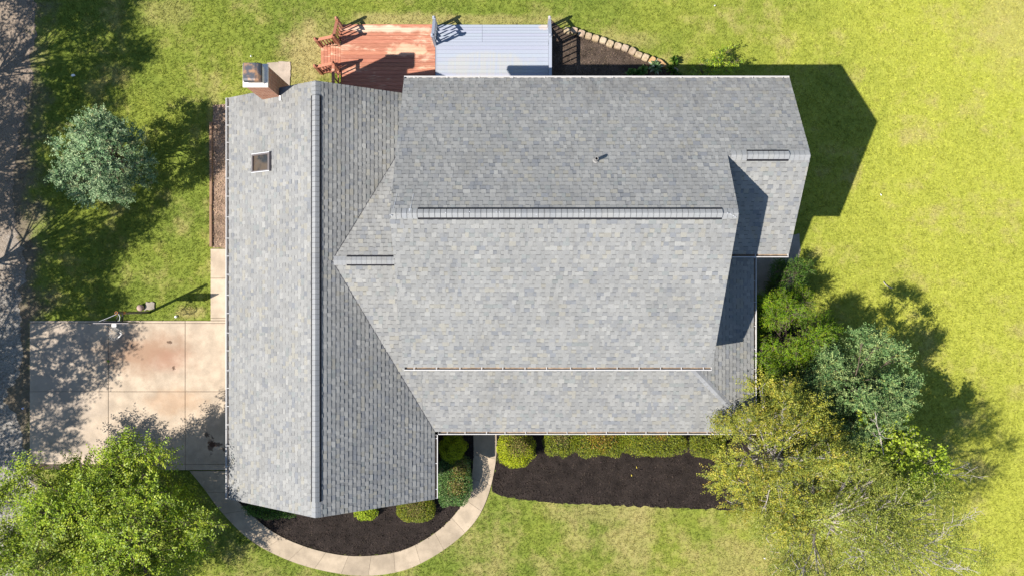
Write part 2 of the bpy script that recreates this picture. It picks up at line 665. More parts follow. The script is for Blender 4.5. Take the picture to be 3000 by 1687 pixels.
M = dict(
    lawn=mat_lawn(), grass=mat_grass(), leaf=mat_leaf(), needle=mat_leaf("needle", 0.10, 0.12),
    shingle=mat_shingle(),
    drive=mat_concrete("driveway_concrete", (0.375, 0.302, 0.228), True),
    walk=mat_concrete("walkway_concrete", (0.325, 0.262, 0.195)),
    pad=mat_concrete("pad_concrete", (0.26, 0.225, 0.19)),
    mulch=mat_mulch("black_mulch", (0.011, 0.008, 0.007), (0.041, 0.031, 0.026)),
    mulch_b=mat_mulch("dark_brown_mulch", (0.040, 0.029, 0.022), (0.130, 0.095, 0.073)),
    soil=mat_mulch("dry_brown_mulch", (0.165, 0.112, 0.078), (0.36, 0.255, 0.185)),
    gravel=mat_gravel(), red=mat_redwood(), blue=mat_bluewood(), brick=mat_brick(),
    siding=mat_siding(), hood=mat_hood(), stone=mat_stone(), white=mat_white(), trim=mat_white("white_trim", (0.60, 0.60, 0.60), 0.15),
    glass=mat_glass(),
    joint=simple("joint_dirt", (0.030, 0.022, 0.016), 0.95, 0.1),
    vent=simple("ridge_vent_plastic", (0.010, 0.010, 0.013), 0.8, 0.2),
    debris=simple("gutter_debris", (0.22, 0.165, 0.12), 0.95, 0.1, nscale=7, var=0.75),
    timber=simple("weathered_timber", (0.20, 0.125, 0.080), 0.9, 0.15, nscale=9, var=0.35),
    cement=simple("white_cement", (0.66, 0.60, 0.54), 0.85, 0.2, nscale=5, var=0.18),
    slate=simple("dark_metal_pan", (0.075, 0.085, 0.100), 0.55, 0.4, nscale=6, var=0.3),
    bark=mat_bark("brown_bark", (0.06, 0.045, 0.035), (0.16, 0.125, 0.095)),
    greybark=mat_bark("grey_bark", (0.22, 0.19, 0.17), (0.46, 0.41, 0.37)),
    steel=simple("black_steel", (0.018, 0.02, 0.025), 0.4, 0.5, nscale=9),
    plastic=simple("white_plastic", (0.72, 0.71, 0.70), 0.5, 0.4, var=0.06),
    net=simple("net_cord", (0.70, 0.68, 0.66), 0.8, 0.2),
    rust=simple("rusty_orange_paint", (0.30, 0.13, 0.04), 0.7, 0.3, nscale=12, var=0.4),
    ball=simple("worn_ball", (0.30, 0.21, 0.175), 0.75, 0.25, nscale=20, var=0.2),
    dull=simple("dull_grey_metal", (0.20, 0.195, 0.19), 0.6, 0.3, nscale=12, var=0.25),
    lead=simple("lead_flashing", (0.42, 0.43, 0.45), 0.5, 0.4, nscale=12, var=0.2),
)

# ------------------------------------------------------------------ ground
rg = np.random.default_rng(7)
gb = MB()
gb.add([(-500, -500, 0), (500, -500, 0), (500, 500, 0), (-500, 500, 0)], [(0, 1, 2, 3)])
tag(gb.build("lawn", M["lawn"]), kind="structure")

# gravel lane along the left
lane_r = spline([Q(70, -700), Q(80, -200), Q(86, 0), Q(98, 110), Q(82, 190), Q(58, 330), Q(40, 470), Q(38, 600), Q(62, 720), Q(66, 830), Q(44, 960),
                 Q(40, 1040), Q(62, 1120), Q(85, 1180), Q(80, 1300), Q(60, 1449), Q(60, 2200)], 6)
lane_r = resample(lane_r, 420)
wob = np.convolve(rg.normal(0, 1, 420 + 8), np.ones(9) / 3, 'valid') * 0.14 + rg.normal(0, .03, 420)
lane_r = lane_r + np.c_[wob, np.zeros(420)]
lane_poly = [tuple(p) for p in lane_r] + [(-27, lane_r[-1][1]), (-27, lane_r[0][1])]
lb = MB()
lb.add([(p[0], p[1], 0.004) for p in lane_poly], [tuple(range(len(lane_poly)))[::-1]])
# loose stones on it
n = 5200
xs = rg.uniform(-20.5, -17.6, n); ys = rg.uniform(-13, 12, n)
k = inside(xs, ys, lane_poly)
for x, y in zip(xs[k], ys[k]):
    s = rg.uniform(0.010, 0.032) * (1.0 if y < 0.5 else 0.6)
    a = rg.uniform(0, 6.28)
    pts = [(x + s * math.cos(a + i * 1.57 + rg.uniform(-.3, .3)), y + s * math.sin(a + i * 1.57), 0.006) for i in range(4)]
    top = [(p[0] * 0.5 + x * 0.5, p[1] * 0.5 + y * 0.5, 0.006 + s * 0.7) for p in pts]
    g = rg.uniform(0.75, 1.2)
    lb.add(pts + top, [(4, 5, 6, 7), (0, 1, 5, 4), (1, 2, 6, 5), (2, 3, 7, 6), (3, 0, 4, 7)], (g, g, g))
tag(lb.build("gravel_lane", M["gravel"]), kind="structure")


def chips(mb, poly, dens, smin, smax, z, rng, tints=(0.5, 2.3), aspect=3.0):
    """loose shreds lying on a bed"""
    poly = np.array(poly)
    x0, y0 = poly.min(0); x1, y1 = poly.max(0)
    n = int((x1 - x0) * (y1 - y0) * dens)
    xs = rng.uniform(x0, x1, n); ys = rng.uniform(y0, y1, n)
    k = inside(xs, ys, poly)
    for x, y in zip(xs[k], ys[k]):
        L = rng.uniform(smin, smax); W = L / aspect
        a = rng.uniform(0, 6.28)
        c, s = math.cos(a), math.sin(a)
        t1, t2 = rng.normal(0, 0.35), rng.normal(0, 0.45)
        zz = z + abs(t1) * L * 0.5 + abs(t2) * W * 0.5 + rng.uniform(0.003, 0.02)
        v = []
        for du, dv in ((-.5, -.5), (.5, -.5), (.5, .5), (-.5, .5)):
            v.append((x + c * du * L - s * dv * W, y + s * du * L + c * dv * W, zz + du * L * t1 + dv * W * t2))
        g = rng.uniform(*tints)
        mb.add(v, [(0, 1, 2, 3)], (g, g * rng.uniform(.92, 1.05), g * rng.uniform(.85, 1.05)))


def bed(name, poly, mat, z=0.008, dens=420, rng=rg, mound=0.0, size=(0.02, 0.07)):
    mb = MB()
    # a gently heaped sheet: outline plus inner ring
    poly = np.array(poly)
    c = poly.mean(0)
    n = len(poly)
    inner = c + (poly - c) * 0.9
    v = [(p[0], p[1], z) for p in poly] + [(p[0], p[1], z + mound) for p in inner]
    f = [(i, (i + 1) % n, n + (i + 1) % n, n + i) for i in range(n)] + [tuple(range(n, 2 * n))]
    mb.add(v, f)
    chips(mb, poly, dens, size[0], size[1], z + mound * 0.5, rng)
    return tag(mb.build(name, mat), kind="structure")


# ------------------------------------------------------------------ concrete
EXC = []      # polygons without grass

WX = -9.50     # left wall of the wing
dv = [Q(76, 0)[0], Q(274, 0)[0], Q(467, 0)[0], WX]
dh = [Q(0, 806)[1], Q(0, 812.5)[1], Q(0, 984)[1], Q(0, 1166)[1], Q(0, 1181)[1]]
db = MB()
db.box(dv[0] + .02, dv[3] - .02, dh[4] + .02, dh[0] - .02, -0.06, 0.028, (0.10, 0.08, 0.06))
for i in range(3):
    for j in range(4):
        if j == 3 and i == 0:
            continue
        g = rg.uniform(0.93, 1.05)
        y1 = dh[j] - .006; y0 = dh[j + 1] + .006
        x0 = dv[i] + .007; x1 = dv[i + 1] - .007
        sl = -0.12 if j in (1,) else 0.0      # the cross joint runs slightly askew
        db.bbox(x0, x1, y0, y1, 0.0, 0.045, 0.007, (g, g, g))
tag(db.build("driveway", M["drive"]), kind="structure")
EXC.append([(dv[0], dh[4]), (dv[3], dh[4]), (dv[3], dh[0]), (dv[0], dh[0])])

sb = MB()
sx0 = Q(531, 0)[0]
sh = [Q(0, 626)[1], Q(0, 700)[1], Q(0, 799)[1], dh[0] + .002]
for j in range(3):
    g = rg.uniform(0.95, 1.05)
    sb.bbox(sx0, WX - .005, sh[j + 1] + .006, sh[j] - .006, 0.0, 0.05, 0.007, (g, g, g))
tag(sb.build("side_path", M["drive"]), kind="structure")
EXC.append([(sx0, sh[3]), (WX, sh[3]), (WX, sh[0]), (sx0, sh[0])])

inner = spline([Q(570, 1183), Q(574, 1215), Q(603, 1263), Q(680, 1331), Q(760, 1370), Q(850, 1393), Q(930, 1396), Q(1010, 1383), Q(1078, 1350), Q(1130, 1308),
                Q(1165, 1262), Q(1184, 1210), Q(1191, 1150), Q(1191, 1085)], 10)
outer = spline([Q(478, 1183), Q(515, 1228), Q(556, 1283), Q(625, 1352), Q(705, 1398), Q(800, 1430), Q(910, 1446), Q(1010, 1434), Q(1090, 1398), Q(1160, 1347),
                Q(1205, 1295), Q(1233, 1228), Q(1248, 1150), Q(1249, 1085)], 10)
NS = 16
wi = resample(inner, NS * 6 + 1); wo = resample(outer, NS * 6 + 1)
wb = MB()
wpoly = [tuple(p) for p in wi] + [tuple(p) for p in wo[::-1]]
wb.add([(p[0], p[1], 0.030) for p in wpoly], [(i, i + 1, len(wpoly) - 2 - i, len(wpoly) - 1 - i) for i in range(len(wi) - 1)], (0.30, 0.26, 0.22))
for s in range(NS):
    g = rg.uniform(0.88, 1.08)
    ti = np.linspace(s * 6, s * 6 + 6, 7)
    a = np.array([wi[int(q)] for q in ti]); b = np.array([wo[int(q)] for q in ti])
    # pull the ends in by half a joint
    for arr in (a, b):
        d = arr[1] - arr[0]; arr[0] += d / np.linalg.norm(d) * 0.004
        d = arr[-1] - arr[-2]; arr[-1] -= d / np.linalg.norm(d) * 0.004
    poly = [tuple(p) for p in a] + [tuple(p) for p in b[::-1]]
    nn = len(poly)
    v = [(p[0], p[1], 0.0) for p in poly] + [(p[0], p[1], 0.048) for p in poly]
    f = [(i, (i + 1) % nn, nn + (i + 1) % nn, nn + i) for i in range(nn)]
    f += [(nn + i, nn + i + 1, nn + nn - 2 - i, nn + nn - 1 - i) for i in range(6)]
    wb.add(v, f, (g, g, g * 0.98))
tag(wb.build("walkway", M["walk"]), kind="structure")
EXC.append(wpoly)

# pads
pb = MB()
px0, py1 = Q(672, 156); px1, py0 = Q(731, 250)
rgp = roughen([(px0, py0), ((px0 + px1) / 2 - .01, py0), ((px0 + px1) / 2 - .01, py1 - .03), (px0, py1 - .05)], 0.12, 0.015, rg)
pb.prism(rgp[::1], -0.02, 0.035, (1.25, 1.2, 1.1))
rgp = roughen([((px0 + px1) / 2 + .01, py0), (px1, py0), (px1, py1), ((px0 + px1) / 2 + .01, py1)], 0.12, 0.015, rg)
pb.prism(rgp, -0.02, 0.042, (1.3, 1.22, 1.15))
tag(pb.build("paver_pad", M["pad"]), kind="structure")
EXC.append([(px0, py0), (px1, py0), (px1, py1), (px0, py1)])

pb = MB()
x0, y1 = Q(1880, 590); x1, y0 = Q(2012, 745)
cp = roughen([(x0, y0), Q(1985, 745), Q(2012, 650), Q(2010, 590), (x0, y1)], 0.25, 0.04, rg)
pb.prism(cp, -0.02, 0.03)
tag(pb.build("side_pad", M["pad"]), kind="structure")
EXC.append([tuple(p) for p in cp])

# ------------------------------------------------------------------ planting beds
fb = roughen(np.vstack([resample([Q(1249, 1085), Q(1249, 1150), Q(1236, 1236), Q(1262, 1247)], 14), resample([Q(1262, 1247), Q(1350, 1262), Q(1500, 1268), Q(1640, 1274), Q(1765, 1279)], 60),
                        np.array([Q(1960, 1285), Q(2050, 1200), Q(2050, 1000), Q(2000, 760), Q(1880, 755)]), np.array([(8.0, -4.5), Q(1249, 1060)])]), 0.2, 0.028, rg)
bed("mulch_bed", fb, M["mulch"], 0.010, 330, mound=0.03)
EXC.append([tuple(p) for p in fb])
cb = np.vstack([wi[6:-1], np.array([(-2.7, -4.4), (-2.7, -7.0), (-9.3, -7.0)])])
cb = roughen(cb, 0.2, 0.018, rg)
bed("mulch_bed", cb, M["mulch"], 0.010, 330, mound=0.03)
EXC.append([tuple(p) for p in cb])
tb = [Q(1383, 45), Q(1410, 70), Q(1440, 88), Q(1500, 102), Q(1560, 122), Q(1610, 148), Q(1680, 178), Q(1710, 200), Q(1700, 260), Q(1370, 260)]
tb = roughen(tb, 0.2, 0.02, rg)
bed("mulch_bed", tb, M["mulch_b"], 0.010, 420, mound=0.03)
EXC.append([tuple(p) for p in tb])
bb = roughen([Q(536, 268), Q(566, 262), (WX, Q(0, 262)[1]), (WX, Q(0, 624)[1]), Q(534, 624), Q(533, 320)], 0.25, 0.025, rg)
bed("mulch_bed", bb, M["soil"], 0.008, 500, size=(0.015, 0.06))
EXC.append([tuple(p) for p in bb])

o = MB()
a = Q(531.5, 308); b = Q(531.5, 622)
for i in range(3):
    t0, t1 = i / 3, (i + 1) / 3
    o.bar((a[0] + .012 * (i % 2), a[1] + (b[1] - a[1]) * t0 - .01, 0.05), (a[0] + .008, a[1] + (b[1] - a[1]) * t1 + .01, 0.05), 0.085, 0.10)
tag(o.build("timber_edging", M["timber"]), "weathered brown timber edging along the dry mulch bed beside the house", "garden edging")

# ------------------------------------------------------------------ house
house = thing("house", (0, 0, 0), "two storey house with grey shingle roofs, low side wing and brick chimney", "house")

ZE = 2.68
RX, RZ = -6.25, 4.95           # wing ridge
WL, WR = -9.81, -2.69
WT, WB = 6.59, -7.31
SW = (RZ - ZE) / (RX - WL)
SWR = (RZ - ZE) / (WR - RX)
MYR, MZR = 2.08, 8.06          # main ridge
PM = 0.655
MY0, MY1 = -2.50, 6.62
MX0, MX1 = -3.42, 6.34
EX1 = 8.79
EY, EZ = 3.905, MZR - PM * (3.905 - 2.08)
EYF = 1.08
CY, CZ = 0.88, 4.66            # cross ridge
PC = 0.339
LYF = -4.97
HX = 8.38
zL = lambda x, y: RZ - SW * (RX - x)
zR = lambda x, y: RZ - SWR * (x - RX)
zMR = lambda x, y: MZR - PM * (y - MYR)
zMF = lambda x, y: MZR - PM * (MYR - y)
zEF = lambda x, y: EZ - PM * (EY - y)
zCF = lambda x, y: CZ - PC * (CY - y)
zCB = lambda x, y: CZ - PC * (y - CY)
zRS = lambda x, y: (CZ - PC * (CY - LYF)) + PC * (HX - x)
VX = RX + (RZ - CZ) / SWR      # where the cross ridge dies into the wing
vy = lambda x: (CZ - zR(x, 0)) / PC

palette = [((0.196, 0.196, 0.194), 30), ((0.182, 0.183, 0.183), 24), ((0.214, 0.213, 0.209), 18), ((0.162, 0.165, 0.172), 11), ((0.234, 0.232, 0.225), 6),
           ((0.222, 0.212, 0.185), 8), ((0.138, 0.146, 0.163), 5), ((0.166, 0.178, 0.178), 4)]
PAL = [(np.array(c) * .74 + np.array([.190, .190, .190]) * .26) * np.array([1.02, 1.02, 1.0]) for c, w in palette]
PW = np.array([w for c, w in palette], float); PW /= PW.sum()


def clip(poly, clipper):
    """convex clip in 2D (counter-clockwise clipper)"""
    out = poly
    n = len(clipper)
    for i in range(n):
        a, b = clipper[i], clipper[(i + 1) % n]
        ex, ey = b[0] - a[0], b[1] - a[1]
        inp, out = out, []
        if not inp:
            return []
        side = [ex * (p[1] - a[1]) - ey * (p[0] - a[0]) for p in inp]
        for j in range(len(inp)):
            p, q = inp[j], inp[(j + 1) % len(inp)]
            sp, sq = side[j], side[(j + 1) % len(inp)]
            if sp >= -1e-9:
                out.append(p)
            if (sp > 1e-9 and sq < -1e-9) or (sp < -1e-9 and sq > 1e-9):
                t = sp / (sp - sq)
                out.append((p[0] + (q[0] - p[0]) * t, p[1] + (q[1] - p[1]) * t))
    return out


def roof_face(mb, deck, poly, zf, down, rng, tone=1.0, expo=0.143, thick=0.16):
    """poly: convex xy outline; down: unit xy vector pointing to the eave"""
    down = np.array(down, float)
    along = np.array([-down[1], down[0]])
    P3 = [np.array([p[0], p[1], zf(*p)]) for p in poly]
    ref = P3[0]
    g = zf(ref[0] + down[0], ref[1] + down[1]) - zf(ref[0], ref[1])     # fall per metre (negative)
    c = math.sqrt(1 + g * g)
    up3 = np.array([-down[0], -down[1], -g]) / c
    al3 = np.array([along[0], along[1], 0.0])
    nr = np.cross(al3, up3)
    if nr[2] < 0:
        nr = -nr
    # reference origin at the lowest edge
    smax = max(np.dot(p[:2], down) for p in P3)
    o3 = np.array([*(down * smax), 0.0])
    o3[2] = zf(o3[0], o3[1])
    st = [(float(np.dot(p - o3, al3)), float(np.dot(p - o3, up3))) for p in P3]
    ar = sum(st[i][0] * st[(i + 1) % len(st)][1] - st[(i + 1) % len(st)][0] * st[i][1] for i in range(len(st)))
    if ar < 0:
        st = st[::-1]
    s0 = min(p[0] for p in st); s1 = max(p[0] for p in st)
    t1 = max(p[1] for p in st)
    nc = int(t1 / expo) + 1

    def w3(s, t, h):
        return o3 + al3 * s + up3 * t + nr * h
    for k in range(nc):
        ta = k * expo; tb = ta + expo
        s = s0 - rng.uniform(0.1, 0.5)
        tooth = rng.random() < 0.5
        base_i = rng.choice(len(PAL), p=PW)
        while s < s1:
            w = rng.uniform(0.08, 0.21) if tooth else rng.uniform(0.07, 0.18)
            if rng.random() < 0.9:
                base_i = rng.choice(len(PAL), p=PW)
            col = PAL[base_i] * rng.uniform(0.93, 1.07) * tone
            hb = rng.uniform(0.018, 0.024) if tooth else rng.uniform(0.010, 0.014)
            dy = rng.uniform(-0.004, 0.004)
            rect = [(s, ta + dy), (s + w, ta + dy), (s + w, tb + 0.006), (s, tb + 0.006)]
            pc = clip(rect, st)
            if len(pc) >= 3:
                hh = lambda q: hb * (1.0 - (q[1] - ta) / expo) + 0.004 * ((q[1] - ta) / expo)
                top = [w3(q[0], q[1], hh(q)) for q in pc]
                bot = [w3(q[0], q[1], -0.004) for q in pc]
                nn = len(pc)
                f = [tuple(range(nn))] + [(nn + i, nn + (i + 1) % nn, (i + 1) % nn, i) for i in range(nn)]
                v = top + bot
                if True:
                    mb.add(v, f[:1], tuple(col))
                    o = len(mb.v) - len(v)
                    # the cut edges of a shingle are the darker asphalt
                    for ff in f[1:]:
                        mb.f.append(tuple(i + o for i in ff)); mb.c.append(tuple(col * 0.34))
            if not tooth:
                # printed shadow band of the under layer, just below the course above
                band = clip([(s + .004, tb - 0.036), (s + w - .004, tb - 0.036), (s + w - .004, tb + 0.004), (s + .004, tb + 0.004)], st)
                if len(band) >= 3:
                    mb.add([w3(q[0], q[1], hb * (1.0 - (q[1] - ta) / expo) + 0.0065) for q in band], [tuple(range(len(band)))], tuple(col * rng.uniform(.58, .76)))
            s += w
            tooth = not tooth
    # sheathing with white edge boards
    n = len(poly)
    pp = list(poly)
    area = sum(pp[i][0] * pp[(i + 1) % n][1] - pp[(i + 1) % n][0] * pp[i][1] for i in range(n))
    if area < 0:
        pp = pp[::-1]
    zt = [zf(*p) - 0.006 for p in pp]
    deck.prism(pp, [z - thick for z in zt], zt)


rr = np.random.default_rng(21)
wing, wing_d = MB(), MB()
roof_face(wing, wing_d, [(WL, WB), (RX, WB), (RX, WT), (WL, WT)], zL, (-1, 0), rr)
roof_face(wing, wing_d, [(RX, CY), (VX, CY), (-3.02, CY + vy(-3.02)), (-3.02, WT), (RX, WT)], zR, (1, 0), rr)
roof_face(wing, wing_d, [(RX, WB), (WR, WB), (WR, CY - vy(WR)), (VX, CY), (RX, CY)], zR, (1, 0), rr)
low, low_d = MB(), MB()
roof_face(low, low_d, [(VX, CY), (-3.05, CY - vy(-3.05)), (-3.05, CY)], zCF, (0, -1), rr)
roof_face(low, low_d, [(VX, CY), (-3.05, CY), (-3.05, CY + vy(-3.05))], zCB, (0, 1), rr)
hx2 = HX - (-2.0 - LYF)
roof_face(low, low_d, [(-3.05, -2.0), (-3.05, CY - vy(-3.05)), (WR, LYF), (HX, LYF), (hx2, -2.0)], zCF, (0, -1), rr)
roof_face(low, low_d, [(HX, LYF), (HX, 1.40), (6.0, 1.40), (hx2, -2.0)], zRS, (1, 0), rr)
main, main_d = MB(), MB()
roof_face(main, main_d, [(MX0, MYR), (MX1, MYR), (MX1, MY1), (MX0, MY1)], zMR, (0, 1), rr)
roof_face(main, main_d, [(MX1, EY), (EX1, EY), (EX1, MY1), (MX1, MY1)], zMR, (0, 1), rr)
roof_face(main, main_d, [(MX0, MY0), (MX1, MY0), (MX1, MYR), (MX0, MYR)], zMF, (0, -1), rr)
roof_face(main, main_d, [(6.04, EYF), (EX1, EYF), (EX1, EY), (6.04, EY)], zEF, (0, -1), rr)
roofs = {}
for nm, a, d in (("wing", wing, wing_d), ("low", low, low_d), ("main", main, main_d)):
    r = a.build("roof", M["shingle"], house)
    roofs[nm] = r
    d.build("roof_edge", M["trim"], r)
roofs["wing"]["label"] = "long side wing roof with its ridge running up the photo"
roofs["low"]["label"] = "low pitched roof round the upper storey"
roofs["main"]["label"] = "highest roof over the two storey block"


def ridge_cap(mb, p0, p1, z, sl, sr_, rng, half=0.15, lift=0.012, step=0.162, axis='x'):
    """bent cap shingles; sl / sr_ = falls on the two sides"""
    L = abs(p1 - p0)
    n = int(round(L / step))
    sg = 1 if p1 > p0 else -1
    for i in range(n):
        a = p0 + sg * L * i / n
        b = p0 + sg * L * (i + 1) / n + sg * 0.02
        col = PAL[rng.choice(len(PAL), p=PW)] * 0.35 + np.array([0.215, 0.220, 0.228]) * 0.72
        # course over course: thick at the start, tucked in at the end, with a darker band across the tucked end
        for (ta, tb, dk) in ((0.0, 0.82, 1.0), (0.84, 1.0, 0.62)):
            qa, qb = a + (b - a) * ta, a + (b - a) * tb
            ha = lift + 0.016 * (1 - ta); hb = lift + 0.016 * (1 - tb)
            pts = []
            for q, h in ((qa, ha), (qb, hb)):
                for (w, s) in ((-half, sl), (-half * 0.45, sl * .92), (0, 0), (half * 0.45, sr_ * .92), (half, sr_)):
                    pts.append((q, w, z + h - abs(w) * s + 0.006 * (1 - abs(w) / half)))
            bot = []
            for (w, s) in ((-half, sl), (-half * 0.45, sl * .92), (0, 0), (half * 0.45, sr_ * .92), (half, sr_)):
                bot.append((qa, w, z + lift - 0.006 - abs(w) * s))
            v = pts + bot
            f = [(j, j + 1, 6 + j, 5 + j) for j in range(4)] + [(10 + j, 11 + j, j + 1, j) for j in range(4)]
            mb.add([ax(p, axis) for p in v], f[:4], tuple(col * dk))
            o = len(mb.v) - len(v)
            for ff in f[4:]:
                mb.f.append(tuple(k + o for k in ff)); mb.c.append(tuple(col * 0.55))


OFF = {'x': 0.0, 'y': 0.0}


def ax(p, axis):
    q, w, z = p
    return (q, OFF['x'] + w, z) if axis == 'x' else (OFF['y'] + w, q, z)


def vent_sides(mb, a, b, z, sl, sr_, half, h, axis):
    for (sgn, s) in ((-1, sl), (1, sr_)):
        v = []
        for q in (a, b):
            for (w, dz) in ((half - .05, -0.02), (half + .012, -0.02), (half + .008, h + .002), (half - .05, h + .004)):
                v.append(ax((q, sgn * w, z - w * s + dz), axis))
        mb.add(v, [(0, 1, 2, 3), (7, 6, 5, 4), (0, 4, 5, 1), (1, 5, 6, 2), (2, 6, 7, 3), (3, 7, 4, 0)])


def do_ridge(roof, q0, q1, v0, v1, z, sl, sr_, axis, off):
    """plain caps at both ends, raised vented caps between"""
    OFF['x'] = off; OFF['y'] = off
    c = MB()
    if abs(v0 - q0) > .1:
        ridge_cap(c, q0, v0, z, sl, sr_, rr, 0.145, 0.012, axis=axis)
    if abs(q1 - v1) > .1:
        ridge_cap(c, v1, q1, z, sl, sr_, rr, 0.145, 0.012, axis=axis)
    ridge_cap(c, v0, v1, z, sl, sr_, rr, 0.118, 0.052, axis=axis)
    c.build("ridge_cap", M["shingle"], roof)
    s = MB()
    vent_sides(s, min(v0, v1), max(v0, v1), z, sl, sr_, 0.155, 0.040, axis)
    s.build("ridge_vent", M["vent"], roof)


do_ridge(roofs["wing"], WB + .02, WT - .02, Q(0, 1262, RZ)[1], Q(0, 240, RZ)[1], RZ, SW, SWR, 'y', RX)
do_ridge(roofs["main"], MX1 - .02, MX0 + .02, Q(1817, 0, MZR)[0], Q(1050, 0, MZR)[0], MZR, PM, PM, 'x', MYR)
do_ridge(roofs["main"], EX1 - .02, MX1 + .1, Q(1985, 0, EZ)[0], Q(1880, 0, EZ)[0], EZ, PM, PM, 'x', EY)
do_ridge(roofs["low"], VX + .05, -3.1, Q(872, 0, CZ)[0], -3.2, CZ, PC, PC, 'x', CY)

# hip caps on the lower front corner
hb_ = MB()
for i in range(26):
    t0, t1 = i / 26, (i + 1) / 26 + 0.006
    a = np.array([HX, LYF, zCF(0, LYF)]); b = np.array([hx2, -2.0, zCF(0, -2.0)])
    p, q = a + (b - a) * t0, a + (b - a) * t1
    d = np.array([1, 1, 0]) / math.sqrt(2) * 0.12
    fall = PC * 0.12 * 0.70
    v = [p + d + (0, 0, .020 - fall), p + (0, 0, .032), p - d + (0, 0, .020 - fall), q + d + (0, 0, .008 - fall), q + (0, 0, .018), q - d + (0, 0, .008 - fall)]
    v += [p + d + (0, 0, -.006 - fall), p + (0, 0, -.006), p - d + (0, 0, -.006 - fall)]
    col = tuple(np.array([.19, .195, .205]) * rr.uniform(.85, 1.1))
    hb_.add(v, [(0, 1, 4, 3), (1, 2, 5, 4)], col)
    o = len(hb_.v) - 9
    for ff in ((6, 7, 1, 0), (7, 8, 2, 1)):
        hb_.f.append(tuple(k + o for k in ff)); hb_.c.append((.05, .05, .055))
hb_.build("hip_cap", M["shingle"], roofs["low"])

# dark valley lines
vb = MB()
for s in (1, -1):
    xe = -3.05 if s == 1 else WR
    a = (VX, CY, CZ + .016); b = (xe, CY + s * vy(xe), zR(xe, 0) + .016)
    vb.bar(a, b, 0.022, 0.012, (.055, .055, .06))
vb.build("valley", M["shingle"], roofs["wing"])

# old paint runs on the highest roof
for (u0, v0, u1, v1, w) in ((1160, 566, 1154, 614, .012), (1209, 566, 1202, 622, .014), (1202, 612, 1201, 622, .03)):
    z0 = 7.9
    a = P(u0, v0, z0); b = P(u1, v1, z0)
    n = 5
    pr = MB()
    for i in range(n):
        p = (a[0] + (b[0] - a[0]) * i / n, a[1] + (b[1] - a[1]) * i / n); q = (a[0] + (b[0] - a[0]) * (i + 1) / n, a[1] + (b[1] - a[1]) * (i + 1) / n)
        pr.bar((p[0], p[1], zMR(*p) + .026), (q[0], q[1], zMR(*q) + .026), w * rr.uniform(.5, 1.1), 0.004)
    pr.build("paint_mark", M["lead"], roofs["main"])
for (u, v) in ((1143, 630), (1147, 631), (1306, 624), (1376, 621), (1454, 622), (1463, 622), (1571, 629), (1708, 618), (1522, 631), (2150, 632), (2156, 636), (2142, 628), (2132, 625)):
    p = P(u, v, MZR + .05)
    pr = MB()
    pr.box(p[0] - .012, p[0] + .012, p[1] - .010, p[1] + .010, MZR + .02 - abs(p[1] - MYR) * PM, MZR + .078 - abs(p[1] - MYR) * PM)
    pr.build("paint_mark", M["lead"], roofs["main"])

# walls
wl = MB()
zg = lambda y: 0
wl.add([(WX, -7.0, 0), (-3.0, -7.0, 0), (-3.0, -7.0, 2.62), (RX, -7.0, RZ - .19), (WX, -7.0, 2.62),
        (WX, 6.28, 0), (-3.0, 6.28, 0), (-3.0, 6.28, 2.62), (RX, 6.28, RZ - .19), (WX, 6.28, 2.62)],
       [(0, 1, 2, 3, 4), (9, 8, 7, 6, 5), (0, 5, 6, 1), (1, 6, 7, 2), (4, 9, 5, 0), (2, 7, 8, 3), (3, 8, 9, 4)])
wl.build("wall", M["siding"], house)
wl = MB()
z5 = 4.98
zt = MZR - .19
for (xa, xb, yf, yb, yr, zr) in ((-3.10, 6.05, -2.12, 6.25, MYR, zt), (6.053, 8.50, 1.40, 6.247, EY, EZ - .19)):
    wl.add([(xa, yf, 0), (xa, yb, 0), (xa, yb, z5), (xa, yr, zr), (xa, yf, z5), (xb, yf, 0), (xb, yb, 0), (xb, yb, z5), (xb, yr, zr), (xb, yf, z5)],
           [(4, 3, 2, 1, 0), (5, 6, 7, 8, 9), (0, 1, 6, 5), (1, 2, 7, 6), (5, 9, 4, 0), (2, 3, 8, 7), (3, 4, 9, 8)])
wl.build("wall", M["siding"], house)
wl = MB()
wl.box(-2.997, 8.0, -4.55, 1.397, 0, 2.58)
wl.build("wall", M["siding"], house)


